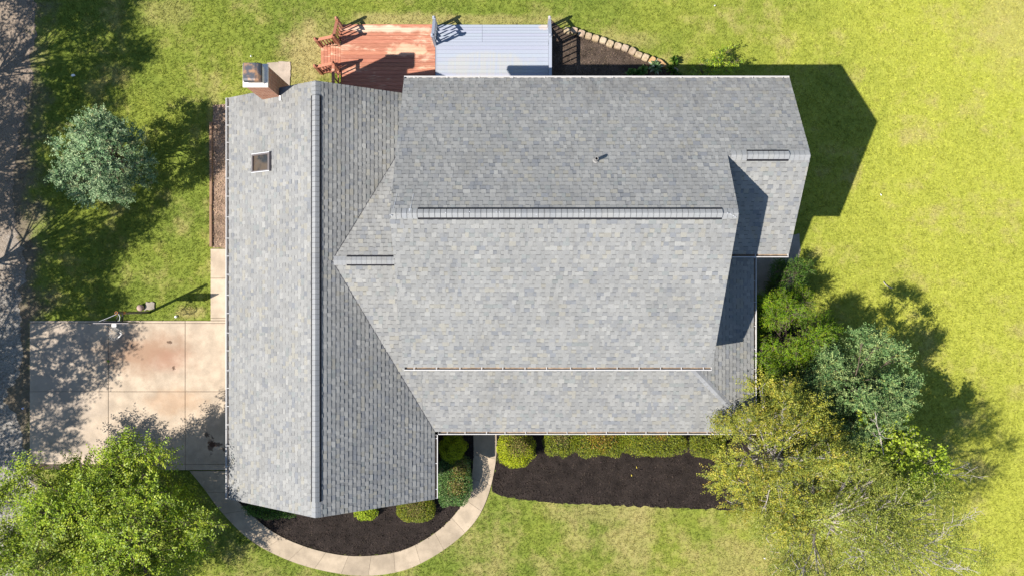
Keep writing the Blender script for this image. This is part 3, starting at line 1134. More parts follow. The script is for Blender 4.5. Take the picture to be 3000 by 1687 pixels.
def gutter(a, b, out, z, hang=0.62, debris=0.0, w=0.105, d=0.10, rng=rr, phase=0.3):
    """a .. b along the eave, out = unit xy pointing away from the roof"""
    a = np.array(a, float); b = np.array(b, float); out = np.array(out, float)
    L = np.linalg.norm(b - a); al = (b - a) / L

    def q(s, o_, zz):
        p = a + al * s + out * o_
        return (p[0], p[1], zz)
    mb = MB()
    prof = [(0.004, 0), (0.004, -d), (w * .72, -d), (w - .008, -d * .35), (w - .008, -.004), (w - .02, 0.0), (w - .02, .006), (w + .006, .006), (w + .006, -d * .35), (w * .72 + .012, -d - .006), (-0.002, -d - .006), (-0.002, 0)]
    n = len(prof)
    v = [q(0, o_, z + h) for o_, h in prof] + [q(L, o_, z + h) for o_, h in prof]
    mb.add(v, [(i, (i + 1) % n, n + (i + 1) % n, n + i) for i in range(n)])
    for s in (0.0, L - .006):      # end plates
        v = [q(s + ds, o_, z + h) for ds in (0, .006) for o_, h in ((0, .004), (0, -d - .004), (w * .72, -d - .004), (w, -d * .35), (w, .004))]
        mb.add(v, [(0, 1, 2, 3, 4), (9, 8, 7, 6, 5)] + [(i, 5 + i, 5 + (i + 1) % 5, (i + 1) % 5) for i in range(5)])
    g = mb.build("gutter", M["white"], house)
    s = phase
    while s < L - .1:
        hm = MB()
        hm.add([q(s + ds, o_, z + h) for ds in (0, .022) for o_, h in ((0, -.012), (w - .01, -.012), (w - .01, -.004), (0, -.004))],
               [(0, 1, 2, 3), (7, 6, 5, 4), (0, 4, 5, 1), (1, 5, 6, 2), (2, 6, 7, 3), (3, 7, 4, 0)])
        hm.build("hanger", M["white"], g)
        s += hang * rng.uniform(.9, 1.12)
    if debris:
        dm = MB()
        n = int(L / .12)
        v = []
        hh = .02
        for k_ in range(n + 1):
            hh = min(.75, max(.05, hh + rng.normal(0, .12)))
            s = .02 + (L - .04) * k_ / n
            v += [q(s, .008, z - d + .004 + hh * d * debris), q(s, w * .76, z - d + .002 + hh * d * debris * .8)]
        dm.add(v, [(2 * k_, 2 * k_ + 1, 2 * k_ + 3, 2 * k_ + 2) for k_ in range(n)])
        dm.build("gutter_debris", M["debris"], g)
    return g


gutter((WL, WT), (WL, WB), (-1, 0), ZE - .03, 0.66, 0.15, w=0.125, d=0.13)
gutter((WR, -7.29), (WR, -5.09), (1, 0), ZE - .03, 0.9, 0.3)
gutter((-2.56, LYF), (HX + .1, LYF), (0, -1), ZE - .03, 0.68, 0.8)
gutter((HX, 1.36), (HX, LYF + .02), (1, 0), ZE - .03, 0.75, 0.5)
gutter((MX0, MY0), (MX1, MY0), (0, -1), zMF(0, MY0) - .03, 0.72, 0.55)
gutter((MX0, MY1), (EX1, MY1), (0, 1), zMR(0, MY1) - .03, 1.03, 0.0, w=0.085, d=0.09)
gutter((6.30, EYF), (EX1, EYF), (0, -1), zEF(0, EYF) - .03, 1.1, 0.3)

# chimney
ch = MB()
ch.box(-8.36, -7.66, 6.30, 6.95, -0.05, 5.36)
chimney = ch.build("chimney", M["brick"], house)
c = MB(); c.bbox(-8.41, -7.625, 6.265, 6.99, 5.362, 5.435, .012)
c.build("chimney_crown", M["cement"], chimney)
c = MB(); c.bbox(-8.19, -7.725, 6.36, 6.85, 5.437, 5.90, .004)
c.build("chimney_flue", M["cement"], chimney)
c = MB()                                            # sooty lid, rolled over on two edges
prof = [(-8.23, 5.86), (-8.23, 5.945), (-8.19, 5.965), (-7.86, 5.965), (-7.76, 5.945), (-7.70, 5.90), (-7.685, 5.85)]
rows = ((6.315, -.075), (6.335, -.025), (6.40, 0.0), (6.87, 0.0), (6.89, -.05))
v = [(px, yy, pz + dz) for yy, dz in rows for px, pz in prof]
m_ = len(prof)
f = [(r_ * m_ + i, r_ * m_ + i + 1, (r_ + 1) * m_ + i + 1, (r_ + 1) * m_ + i) for r_ in range(4) for i in range(m_ - 1)]
f += [tuple(range(m_ - 1, -1, -1)), tuple(4 * m_ + i for i in range(m_)), tuple(r_ * m_ for r_ in range(5)), tuple(r_ * m_ + m_ - 1 for r_ in range(4, -1, -1))]
c.add(v, f)
c.build("chimney_lid", M["hood"], chimney)
c = MB(); c.box(-7.655, -7.60, 6.16, 6.31, 4.02, 4.14)
c.build("flashing", M["plastic"], chimney)

# skylight
cx, cy = -8.35, 4.18
nrm = Vector((-SW, 0, 1)).normalized()      # slope normal (falls to the left)
ux = Vector((1, 0, SW)).normalized()
base = Vector((cx, cy, zL(cx, cy)))


def sk(a, b, h):
    return base + ux * a + Vector((0, b, 0)) + nrm * h


fm = MB()
A, B, w_ = 0.44, 0.305, 0.05
for (a0, a1, b0, b1) in ((-A, A, -B, -B + w_), (-A, A, B - w_, B), (-A, -A + w_, -B + w_, B - w_), (A - w_ * 1.6, A, -B + w_, B - w_)):
    v = [sk(a0, b0, -.05), sk(a1, b0, -.05), sk(a1, b1, -.05), sk(a0, b1, -.05), sk(a0, b0, .11), sk(a1, b0, .11), sk(a1, b1, .11), sk(a0, b1, .11)]
    fm.add(v, [(0, 3, 2, 1), (4, 5, 6, 7), (0, 1, 5, 4), (1, 2, 6, 5), (2, 3, 7, 6), (3, 0, 4, 7)])
skl = fm.build("skylight", simple("bronze_frame", (0.16, 0.14, 0.14), 0.4, 0.5, 0.4), house)
pm = MB()
pm.add([sk(-A + w_, -B + w_, .06), sk(A - w_ * 1.6, -B + w_, .06), sk(A - w_ * 1.6, B - w_, .06), sk(-A + w_, B - w_, .06)], [(0, 1, 2, 3)])
pm.build("pane", M["glass"], skl)
for b in (-B - .01, B + .002):
    fl = MB()
    v = [sk(-A, b, .112), sk(A, b, .112), sk(A, b + .022, .118), sk(-A, b + .022, .118)]
    fl.add(v, [(0, 1, 2, 3)])
    fl.build("frame_trim", M["lead"], skl)

# plumbing vent on the rear slope
x, y = P(1745, 470, 7.0)
z = zMR(x, y)
vp = MB()
prof = [(0.052, z - .1), (0.052, z + .33), (0.040, z + .33), (0.040, z + .05)]
vp.lathe(x, y, prof, 16)
vpo = vp.build("vent_pipe", M["dull"], house)
vp = MB()
vp.lathe(x, y, [(.0385, z + .22), (.0385, z + .23)], 14)  # black disc standing in for the shade inside the open pipe
vp.build("pipe_mouth_shade", M["vent"], vpo)
vp = MB()
n = 16
v = [(x + .095 * math.cos(6.283 * i / n), y + .095 * math.sin(6.283 * i / n), zMR(x, y + .095 * math.sin(6.283 * i / n)) + .026) for i in range(n)]
v += [(x + .056 * math.cos(6.283 * i / n), y + .056 * math.sin(6.283 * i / n), z + .10) for i in range(n)]
vp.add(v, [(i, (i + 1) % n, n + (i + 1) % n, n + i) for i in range(n)])
vp.build("pipe_boot", M["dull"], vpo)

EXC += [[(WX, -7.0), (-3, -7.0), (-3, 6.28), (WX, 6.28)], [(-3.1, -4.55), (8.0, -4.55), (8.5, 1.3), (8.5, 6.25), (-3.1, 6.25)]]

# ------------------------------------------------------------------ decks
def boards_x(mb, x0, x1, y0, y1, z, rng, w=0.138, gap=0.007, t=0.035, amp=0.10, ch=0.004):
    n = max(1, int(round((y1 - y0) / (w + gap))))
    p = (y1 - y0) / n
    for i in range(n):
        g = 1 + rng.uniform(-amp, amp)
        mb.bbox(x0, x1, y0 + p * i + gap / 2, y0 + p * (i + 1) - gap / 2, z - t, z + rng.uniform(-.0015, .0015), ch, (g, g * rng.uniform(.97, 1.03), g))


def boards_y(mb, x0, x1, y0, y1, z, rng, w=0.138, gap=0.007, t=0.035, amp=0.10):
    n = max(1, int(round((x1 - x0) / (w + gap))))
    p = (x1 - x0) / n
    for i in range(n):
        g = 1 + rng.uniform(-amp, amp)
        mb.bbox(x0 + p * i + gap / 2, x0 + p * (i + 1) - gap / 2, y0, y1, z - t, z + rng.uniform(-.0015, .0015), 0.004, (g, g * rng.uniform(.97, 1.03), g))


def post(parent, mat, x, y, z0, z1, w=0.092):
    mb = MB()
    mb.bbox(x - w / 2, x + w / 2, y - w / 2, y + w / 2, z0, z1, 0.008)
    p = mb.build("post", mat, parent)
    c = MB()
    c.bbox(x - w * .62, x + w * .62, y - w * .62, y + w * .62, z1 + .001, z1 + .022, .008)
    prof = [(0.022, z1 + .022), (0.022, z1 + .034)]
    for i in range(1, 8):
        a = math.pi * i / 8
        prof.append((0.048 * math.sin(a), z1 + .076 - 0.048 * math.cos(a)))
    c.lathe(x, y, prof, 12)
    c.build("post_cap", mat, p)
    return p


def railing(parent, mat, a, b, za, zb, hgt=0.92, nb=5, bw=0.036, railw=0.105, low=0.09):
    """handrail and bottom rail from post a to post b; balusters are its pieces"""
    mb = MB()
    d = Vector((b[0] - a[0], b[1] - a[1])); L = d.length; d /= L
    e = 0.046
    A = (a[0] + d.x * e, a[1] + d.y * e); B = (b[0] - d.x * e, b[1] - d.y * e)
    mb.bar((A[0], A[1], za + hgt), (B[0], B[1], zb + hgt), railw, 0.038)
    mb.bar((A[0], A[1], za + hgt - .055), (B[0], B[1], zb + hgt - .055), 0.04, 0.07)
    r = mb.build("railing", mat, parent)
    mb = MB()
    mb.bar((A[0], A[1], za + low), (B[0], B[1], zb + low), 0.04, 0.085)
    mb.build("bottom_rail", mat, r)
    for i in range(nb):
        t = (i + 0.5) / nb
        x, y, z = A[0] + (B[0] - A[0]) * t, A[1] + (B[1] - A[1]) * t, za + (zb - za) * t
        m2 = MB()
        m2.bbox(x - bw / 2, x + bw / 2, y - bw / 2, y + bw / 2, z + low + .035, z + hgt - .08, .002)
        m2.build("baluster", mat, r)
    return r


rd = np.random.default_rng(5)
# --- red deck
RZ0 = 0.45
rx0, ry1 = P(998, 105, RZ0)
rx1 = P(1275, 0, RZ0)[0]
ry0 = 6.26
red = thing("wooden_deck", ((rx0 + rx1) / 2, (ry1 + ry0) / 2, 0), "weathered red stained wooden deck with steps on two sides", "deck")
mb = MB()
hx = -3.06
boards_x(mb, rx0, rx1, ry0, ry1, RZ0, rd, amp=0.13)
mb.build("deck_floor", M["red"], red)
mb = MB()
mb.box(rx0 + .01, rx1 - .01, ry1 - .05, ry1 - .012, 0.0, RZ0 - .036, (.8, .8, .8))
mb.box(rx0 + .012, rx0 + .05, ry0, ry1 - .05, 0.0, RZ0 - .036, (.8, .8, .8))
mb.build("skirting", M["red"], red)
# rear steps
xr1 = P(1266, 0, .3)[0]
for (v0, v1, z) in ((88.5, 105.5, 0.30), (72, 89.0, 0.15)):
    y1 = P(0, v0, z)[1]; y0 = P(0, v1, z)[1]
    mb = MB()
    boards_x(mb, P(1035, 0, z)[0] - .55, xr1, y0, y1, z, rd, w=.1, amp=0.12)
    mb.box(P(1035, 0, z)[0] - .54, xr1 - .01, y1 - .045, y1 - .012, 0, z - .036, (.7, .7, .7))
    mb.build("step", M["red"], red)
# left steps
for (u0, u1, z) in ((968.5, 998, 0.30), (940, 968.5, 0.15)):
    x0 = P(u0, 0, z)[0]; x1 = P(u1, 0, z)[0]
    mb = MB()
    boards_y(mb, x0, x1, P(0, 214, z)[1], P(0, 136, z)[1], z, rd, w=.1, amp=0.12)
    mb.box(x0 + .012, x0 + .045, P(0, 212, z)[1], P(0, 138, z)[1], 0, z - .036, (.7, .7, .7))
    mb.build("step", M["red"], red)
pA = (rx0 + .02, ry1 + .06 - .12)
pA = P(994, 132, RZ0)
pB = P(944, 141, 0.0)
pC = P(1004, 83, 0.0)
pD = P(993, 208, RZ0)
pE = P(943, 217, 0.0)
pF = (pD[0], 6.34)
post(red, M["red"], *pA, 0.0, RZ0 + 1.06)
post(red, M["red"], *pB, 0.0, 1.06)
post(red, M["red"], *pC, 0.0, 1.10)
post(red, M["red"], *pD, 0.0, RZ0 + 1.06)
post(red, M["red"], *pE, 0.0, 1.06)
railing(red, M["red"], pB, pA, 0.02, RZ0, .96, 5)
railing(red, M["red"], pC, pA, 0.02, RZ0, .96, 5)
railing(red, M["red"], pE, pD, 0.02, RZ0, .96, 5)
railing(red, M["red"], pF, pD, RZ0, RZ0, .96, 6)

# --- blue deck
BZ = 0.62
bx0 = P(1276, 0, BZ)[0]; bx1 = P(1611, 0, BZ)[0]
by1 = P(0, 124, BZ)[1]
blue = thing("wooden_deck", ((bx0 + bx1) / 2, (by1 + 6.26) / 2, 0), "pale blue grey painted deck with wide steps and white rail posts", "deck")
mb = MB()
boards_x(mb, bx0 + .05, bx1 - .06, 6.26, by1, BZ, rd, amp=0.03, gap=.005, ch=.0015)
mb.build("deck_floor", M["blue"], blue)
mb = MB()
mb.box(bx0, bx0 + .045, 6.26, by1, 0.0, BZ + .002, (.95, .95, .95))
mb.box(bx1 - .055, bx1, 6.26, by1, 0.0, BZ + .002, (.95, .95, .95))
mb.box(bx0 + .05, bx1 - .06, by1 - .05, by1 - .012, 0, BZ - .036, (.8, .8, .8))
mb.build("skirting", M["blue"], blue)
for (v0, v1, z) in ((107, 124.3, 0.465), (89.5, 107.3, 0.31), (73, 89.8, 0.155)):
    y1 = P(0, v0, z)[1]; y0 = P(0, v1, z)[1]
    mb = MB()
    xs = P(1413, 0, z)[0]
    boards_x(mb, bx0 + .02, xs - .003, y0, y1, z, rd, w=.1, amp=0.03)
    boards_x(mb, xs + .003, bx1 - .03, y0, y1, z, rd, w=.1, amp=0.03)
    mb.box(bx0 + .03, bx1 - .04, y1 - .045, y1 - .012, 0, z - .036, (.7, .7, .7))
    mb.build("step", M["blue"], blue)
q1 = P(1280, 80, 0.05); q2 = P(1275, 131, BZ)
q3 = P(1594, 82, 0.05); q4 = P(1598, 131, BZ)
q1 = (q2[0], q1[1]); 
q4 = (bx1 - .03, q2[1]); q3 = (bx1 - .03, q1[1])
post(blue, M["blue"], *q1, 0.0, 1.10)
post(blue, M["blue"], *q2, 0.0, BZ + 1.08)
post(blue, M["blue"], *q3, 0.0, 1.10)
post(blue, M["blue"], *q4, 0.0, BZ + 1.08)
q5 = (bx1 - .03, 6.32)
railing(blue, M["blue"], q1, q2, 0.04, BZ, .96, 5)
railing(blue, M["blue"], q3, q4, 0.04, BZ, .96, 5)
railing(blue, M["blue"], q5, q4, BZ, BZ, .97, 12)
EXC += [[(rx0, 6.2), (rx1, 6.2), (rx1, P(0, 73)[1]), (rx0, P(0, 73)[1])], [P(942, 136), P(1000, 136), P(1000, 214), P(942, 214)],
        [(bx0, 6.2), (bx1, 6.2), (bx1, P(0, 74)[1]), (bx0, P(0, 74)[1])]]

# ------------------------------------------------------------------ edging stones of the rear bed
stn = [(1662, 89, 20, 17, 20), (1683, 88.5, 21, 17, 15), (1704, 97, 21, 19, 18), (1725, 105, 20, 18, 15), (1745.5, 111.5, 21, 19, 18), (1767.5, 118, 20, 18, 20), (1788, 127.5, 21, 20, 24),
       (1811, 134, 22, 18, 18), (1832.5, 140, 21, 19, 24), (1853.5, 149, 21, 20, 30), (1872, 160, 21, 17, 20), (1892, 168, 20, 20, 26), (1912, 176, 18, 21, 38), (1938, 185, 34, 16, 33), (1979, 206, 16, 14, 35)]
words = ["pale chipped end block of the stone edging, half in railing shadow", "second block of the edging, pale and sloping", "squarish tan block third along the edging from the deck",
         "warm tan block fourth along the edging from the deck", "tan block fifth along the edging from the deck", "greyish flat block sixth along the edging from the deck",
         "tall tan block seventh along the edging from the deck", "wide rusty flecked block eighth along the edging from the deck", "tan block ninth along the edging from the deck",
         "buff block tenth along the edging from the deck", "small mossy block eleventh along the edging from the deck", "tan block twelfth along the edging, before the orange ones",
         "orange tan block set crosswise near the hosta", "long tapering orange stone at the far end of the edging", "grey stone lying in the house shadow beside the hosta"]
for i, (u, v, w, d, a) in enumerate(stn):
    zt = 0.20
    x, y = P(u, v, zt * .9)
    ww, dd = w / 77.6 * 0.97, d / 77.6 * 0.98
    ca, sa = math.cos(-math.radians(a)), math.sin(-math.radians(a))
    g = rd.uniform(0.85, 1.15)
    tc = (g, g * rd.uniform(.92, 1.0), g * rd.uniform(.82, 1.0))
    if i in (12, 13):
        tc = (1.05, .82, .55)
    if i == 14:
        tc = (.8, .82, .85)
    mb = MB()
    prof = [(1.0, -0.02), (1.03, zt * .55), (0.97, zt * .88), (0.80, zt * 1.0)]
    ring = []
    N = 12
    for (k, z) in prof:
        for j in range(N):
            t = 2 * math.pi * j / N + math.pi / 4
            # rounded rectangle
            cx_, sy_ = math.cos(t), math.sin(t)
            m_ = (abs(cx_) ** 5 + abs(sy_) ** 5) ** (-1 / 5)
            lx = cx_ * m_ * ww / 2 * k * (1 + rd.normal(0, .02)); ly = sy_ * m_ * dd / 2 * k * (1 + rd.normal(0, .02))
            if i == 13:
                ly *= (1.0 - 0.75 * max(0, lx / ww + .1))
            ring.append((x + lx * ca - ly * sa, y + lx * sa + ly * ca, z + rd.normal(0, .006)))
    f = []
    for r_ in range(len(prof) - 1):
        for j in range(N):
            f.append((r_ * N + j, r_ * N + (j + 1) % N, (r_ + 1) * N + (j + 1) % N, (r_ + 1) * N + j))
    ring.append((x, y, zt * 1.02))
    top = len(ring) - 1
    for j in range(N):
        f.append(((len(prof) - 1) * N + j, (len(prof) - 1) * N + (j + 1) % N, top))
    mb.add(ring, f, tc)
    tag(mb.build("edging_stone", M["stone"]), words[i], "edging stone", "stones edging the rear mulch bed")

# ------------------------------------------------------------------ basketball hoop
bx, by = P(438, 915, 0)
hoop = thing("basketball_hoop", (bx, by, 0), "basketball hoop with white net on a pole at the driveway edge", "basketball hoop")
TX, TY = P(341, 916, 2.75)
# the pole leans back a little to the left; arms carry the board out over the concrete
mb = MB()
px_, py_ = bx, by
mb.tube([(bx, by, 0), (bx + (TX - bx) * .9, by + (TY - by) * .9, 2.45), (TX, TY, 2.75)], [.048, .048, .046], 12)
pole = mb.build("pole", M["steel"], hoop, True)
mb = MB()
mb.lathe(TX, TY, [(.056, 2.742), (.058, 2.765), (.042, 2.768), (.040, 2.74)], 14)
mb.build("pole_cap", M["rust"], pole)
mb = MB()
t = 0.78
mb.tube([(bx + (TX - bx) * t - .0, by + (TY - by) * t, 2.75 * t), (bx + (TX - bx) * (t + .06), by + (TY - by) * (t + .06), 2.75 * (t + .06))], .056, 12)
mb.build("height_collar", M["rust"], pole)
zb = 2.85
bl, bly = P(272, 946.5, zb); br, _ = P(377, 946, zb)
mb = MB()
mb.bbox(bl, br, bly - .016, bly + .016, zb - .76, zb, .004)
board = mb.build("backboard", simple("cloudy_acrylic", (0.14, 0.125, 0.13), 0.45, 0.3), hoop)
mb = MB()
mb.box(bl + .30, br - .30, bly + .017, bly + .05, zb - .55, zb - .10)
mb.build("backboard_frame", M["steel"], board)
mb = MB()
e1 = P(298, 942, 2.6); e2 = P(338, 941, 2.5)
for (ex, z0, z1) in ((e1[0], 2.72, 2.66), (e2[0], 2.60, 2.45), (e2[0] + .10, 2.35, 2.2)):
    mb.tube([(TX + .02, TY - .02, z0), (ex, bly + .045, z1)], .020, 8)
mb.build("support_arm", M["steel"], hoop)
mb = MB()
mb.tube([(TX + .05, TY - .04, 2.70), (TX + .10, TY - .14, 2.70), (TX + .07, TY - .26, 2.68), (TX - .03, bly + .03, 2.66)], .010, 8)
mb.tube([(TX - .02, TY - .06, 2.74), (e1[0] - .05, bly + .05, 2.72)], .006, 8)
mb.build("spring_arm", M["lead"], hoop)
RH = 2.35
rcx, rcy = P(334, 977, RH)
mb = MB()
mb.box(rcx - .075, rcx + .075, rcy + .24, bly - .016, RH - .03, RH + .01)
mb.build("rim_bracket", M["plastic"], hoop)
mb = MB()
R0 = 0.225
mb.tube([(rcx + R0 * math.cos(a), rcy + R0 * math.sin(a), RH) for a in np.linspace(0, 2 * math.pi, 33)], .009, 8, cap=False)
mb.tube([(rcx - R0 * .95, rcy + R0 * .3, RH - .005), (rcx - .11, bly - .016, RH - .02)], .007, 6)
mb.tube([(rcx + R0 * .95, rcy + R0 * .3, RH - .005), (rcx + .11, bly - .016, RH - .02)], .007, 6)
rim = mb.build("rim", M["steel"], hoop, True)
mb = MB()
nst = 12
for i in range(nst):
    for s in (1, -1):
        pts = []
        for j in range(5):
            t = j / 4
            a = 2 * math.pi * (i + s * t * 1.6) / nst
            r = R0 * (1 - .55 * t ** .7)
            pts.append((rcx + r * math.cos(a), rcy + r * math.sin(a), RH - .01 - .40 * t))
        mb.tube(pts, .0055, 4)
mb.tube([(rcx + R0 * .95, rcy + .05, RH + .01), (rcx + R0 * 1.1, rcy - .02, RH - .02), (rcx + R0 * .9, rcy - .10, RH + .01), (rcx + R0 * .6, rcy - .13, RH - .05)], .018, 6)
mb.build("net", M["net"], rim)

mb = MB()
x, y = P(411, 901, .13)
prof = []
for i in range(13):
    a = math.pi * i / 12
    prof.append((max(.002, .128 * math.sin(a)), .128 - .128 * math.cos(a)))
mb.lathe(x, y, prof, 24)
tag(mb.build("ball", M["ball"], None, True), "pinkish grey worn ball on the grass beside the hoop pole", "ball")
mb = MB()
x, y = P(438, 897, .05)
st = roughen([(x - .2, y - .16), (x + .2, y - .13), (x + .19, y + .15), (x - .12, y + .17)], .1, .015, rd)
mb.prism(st, -0.02, .06)
tag(mb.build("paver", M["pad"]), "rough grey concrete block set in the grass at the hoop pole base", "paver")
mb = MB()
x, y = P(515, 927, .05)
mb.lathe(x, y, [(.05, 0), (.052, .05), (.035, .09), (.012, .10)], 10)
tag(mb.build("sprinkler_cap", M["plastic"], None, True), "small white cap at the grass edge above the driveway", "cap")


# ------------------------------------------------------------------ foliage
def leaf_faces(pos, d, nrm_, L, W):
    b = norm(np.cross(d, nrm_))
    p0 = pos
    p1 = pos + d * (L * .45)[:, None] + b * (W * .5)[:, None]
    p2 = pos + d * L[:, None]
    p3 = pos + d * (L * .45)[:, None] - b * (W * .5)[:, None]
    V = np.stack([p0, p1, p2, p3], 1).reshape(-1, 3)
    Fc = np.arange(len(V)).reshape(-1, 4)
    return V, Fc


def pick(rng, pal, n):
    cols = np.array([c for c, w in pal]); w = np.array([w for c, w in pal], float)
    return cols[rng.choice(len(pal), n, p=w / w.sum())]


def rand_dir(rng, n):
    return norm(rng.normal(size=(n, 3)))


def make_tree(name, label, cat, x, y, h, r, zc, rz, clumps, clump_r, twigs, per, leaf, pal, bark, seed, lean=(0, 0), trunk_r=0.11, group=None,
              droop=0.0, up=0.25, twig_len=0.45, mat="leaf", bare=0, twig_tubes=True, zmin=0.6, wratio=0.5, hollow=0.45, bare_len=1.0, sxy=(1.0, 1.0), offs=None):
    rng = np.random.default_rng(seed)
    o = thing(name, (x, y, 0), label, cat, group)
    # clump centres
    cc = []
    tries = 0
    while len(cc) < clumps and tries < 6000:
        tries += 1
        d = rand_dir(rng, 1)[0]
        rad = (hollow + (1 - hollow) * rng.random() ** .6)
        c = np.array([d[0] * r * rad * sxy[0] + lean[0], d[1] * r * rad * sxy[1] + lean[1], zc + d[2] * rz * rad])
        if c[2] < zmin:
            continue
        if cc and min(np.linalg.norm(c - q) for q in cc) < clump_r * 0.55:
            if tries < 4000:
                continue
        cc.append(c)
    cc = np.array(cc)
    tm = MB()
    top = np.array([lean[0], lean[1], zc + rz * 0.35])
    tp = []
    for i in range(7):
        t = i / 6
        tp.append(np.array([top[0] * t ** 1.3 + rng.normal(0, .05) * (i > 0), top[1] * t ** 1.3 + rng.normal(0, .05) * (i > 0), top[2] * t - .05 * (i == 0)]))
    off = np.array([x, y, 0])
    tm.tube([p + off for p in tp], [trunk_r * (1 - .75 * i / 6) * (1.25 if i == 0 else 1) for i in range(7)], 9)
    tpa = np.array(tp)
    for c in cc:
        # leave the trunk below the clump
        zt = np.clip(c[2] * rng.uniform(.35, .75), .25 * h * .5, top[2])
        k = np.interp(zt, tpa[:, 2], np.arange(7))
        i0 = int(min(k, 5)); f_ = k - i0
        a = tpa[i0] * (1 - f_) + tpa[i0 + 1] * f_
        mid = (a + c) / 2 + rng.normal(0, .12, 3) + np.array([0, 0, .15])
        r0 = trunk_r * .38 * (1 - .5 * zt / h)
        tm.tube([a + off, (a * .6 + mid * .4) + off, mid + off, (mid * .45 + c * .55) + off, c + off], [r0, r0 * .85, r0 * .6, r0 * .45, r0 * .22], 6)
        for j in range(3):
            e = c + rand_dir(rng, 1)[0] * clump_r * .8
            tm.tube([mid * .5 + c * .5 + off, (c + e) / 2 + off + rng.normal(0, .04, 3), e + off], [r0 * .4, r0 * .25, .006], 5)
    # bare dead limbs
    for j in range(bare):
        c = cc[rng.integers(len(cc))] * 1.0
        d = norm((c - np.array([lean[0], lean[1], zc])) * np.array([1, 1, .35]) + rng.normal(0, .25, 3) * np.array([1, 1, .3]))[None][0]
        st = c * .75 + np.array([lean[0], lean[1], zc]) * .25 + np.array([0, 0, .3])
        L = rng.uniform(.8, 1.7) * bare_len
        pts = [st]
        dd = d.copy()
        for s in range(6):
            dd = norm(dd + rng.normal(0, .16, 3))
            pts.append(pts[-1] + dd * L / 6)
        tm.tube([p + off for p in pts], [.022 - .003 * s for s in range(7)], 5)
        for s in range(2, 7):
            for q in range(2):
                d2 = norm(dd + rng.normal(0, .65, 3))
                l2 = L * rng.uniform(.18, .42)
                m = pts[s] + d2 * l2 * .5 + rng.normal(0, .03, 3)
                e = pts[s] + d2 * l2 + rng.normal(0, .05, 3)
                tm.tube([pts[s] + off, m + off, e + off], [.010, .007, .003], 4)
                e2 = m + norm(d2 + rng.normal(0, .6, 3)) * l2 * .5
                tm.tube([m + off, e2 + off], [.006, .003], 4)
    # twigs with leaves
    n = twigs
    ci = rng.integers(0, len(cc), n)
    ctr = cc[ci]
    dirn = rand_dir(rng, n)
    outw = norm(ctr - np.array([lean[0], lean[1], zc - rz * .4]))
    dirn = norm(dirn + outw * .45 + np.array([0, 0, up]))
    size = rng.uniform(.6, 1.15, len(cc))[ci]
    base = ctr + dirn * (clump_r * size * rng.uniform(.15, .8, n))[:, None]
    tdir = norm(dirn + rng.normal(0, .35, (n, 3)) + np.array([0, 0, -droop]))
    tl = twig_len * rng.uniform(.55, 1.25, n)
    tw = np.linspace(.08, 1.0, per)
    pos = base[:, None, :] + tdir[:, None, :] * (tl[:, None] * tw[None, :])[:, :, None]
    pos[:, :, 2] -= droop * .35 * (tl[:, None] * tw[None, :] ** 2)
    td = np.repeat(tdir[:, None, :], per, 1)
    side = norm(np.cross(td, rand_dir(rng, n)[:, None, :] * .35 + np.array([0, 0, 1.0])))
    sgn = np.where(np.arange(per) % 2 == 0, 1.0, -1.0)[None, :, None]
    ld = norm(td * rng.uniform(.3, .9, (n, per, 1)) + side * sgn + rng.normal(0, .3, (n, per, 3)))
    ln = norm(np.array([0, 0, 1.0]) + rng.normal(0, .55, (n, per, 3)))
    ls = leaf * rng.uniform(.65, 1.25, (n, per)) * (1 - .25 * tw[None, :])
    pos, ld, ln, ls = pos.reshape(-1, 3), ld.reshape(-1, 3), ln.reshape(-1, 3), ls.reshape(-1)
    ok = pos[:, 2] > 0.05
    V, Fc = leaf_faces(pos[ok], ld[ok], ln[ok], ls[ok], ls[ok] * wratio)
    ctint = rng.uniform(.8, 1.2, len(cc))[ci]
    cl_col = pick(rng, pal, n)
    lf_col = pick(rng, pal, n * per)
    col = (np.repeat(cl_col, per, 0) * .6 + lf_col * .4) * np.repeat(ctint, per)[:, None] * rng.uniform(.85, 1.15, (n * per, 1))
    tm_o = None
    if twig_tubes:
        sel = rng.random(n) < .5
        for b_, d_, l_ in zip(base[sel], tdir[sel], tl[sel]):
            tm.tube([b_ - d_ * .12 + off, b_ + d_ * l_ * .9 + off], [.007, .003], 3, cap=False)
    tm.build("trunk", bark, o)
    np_obj("crown", V, Fc, col[ok], M[mat], o)
    return o


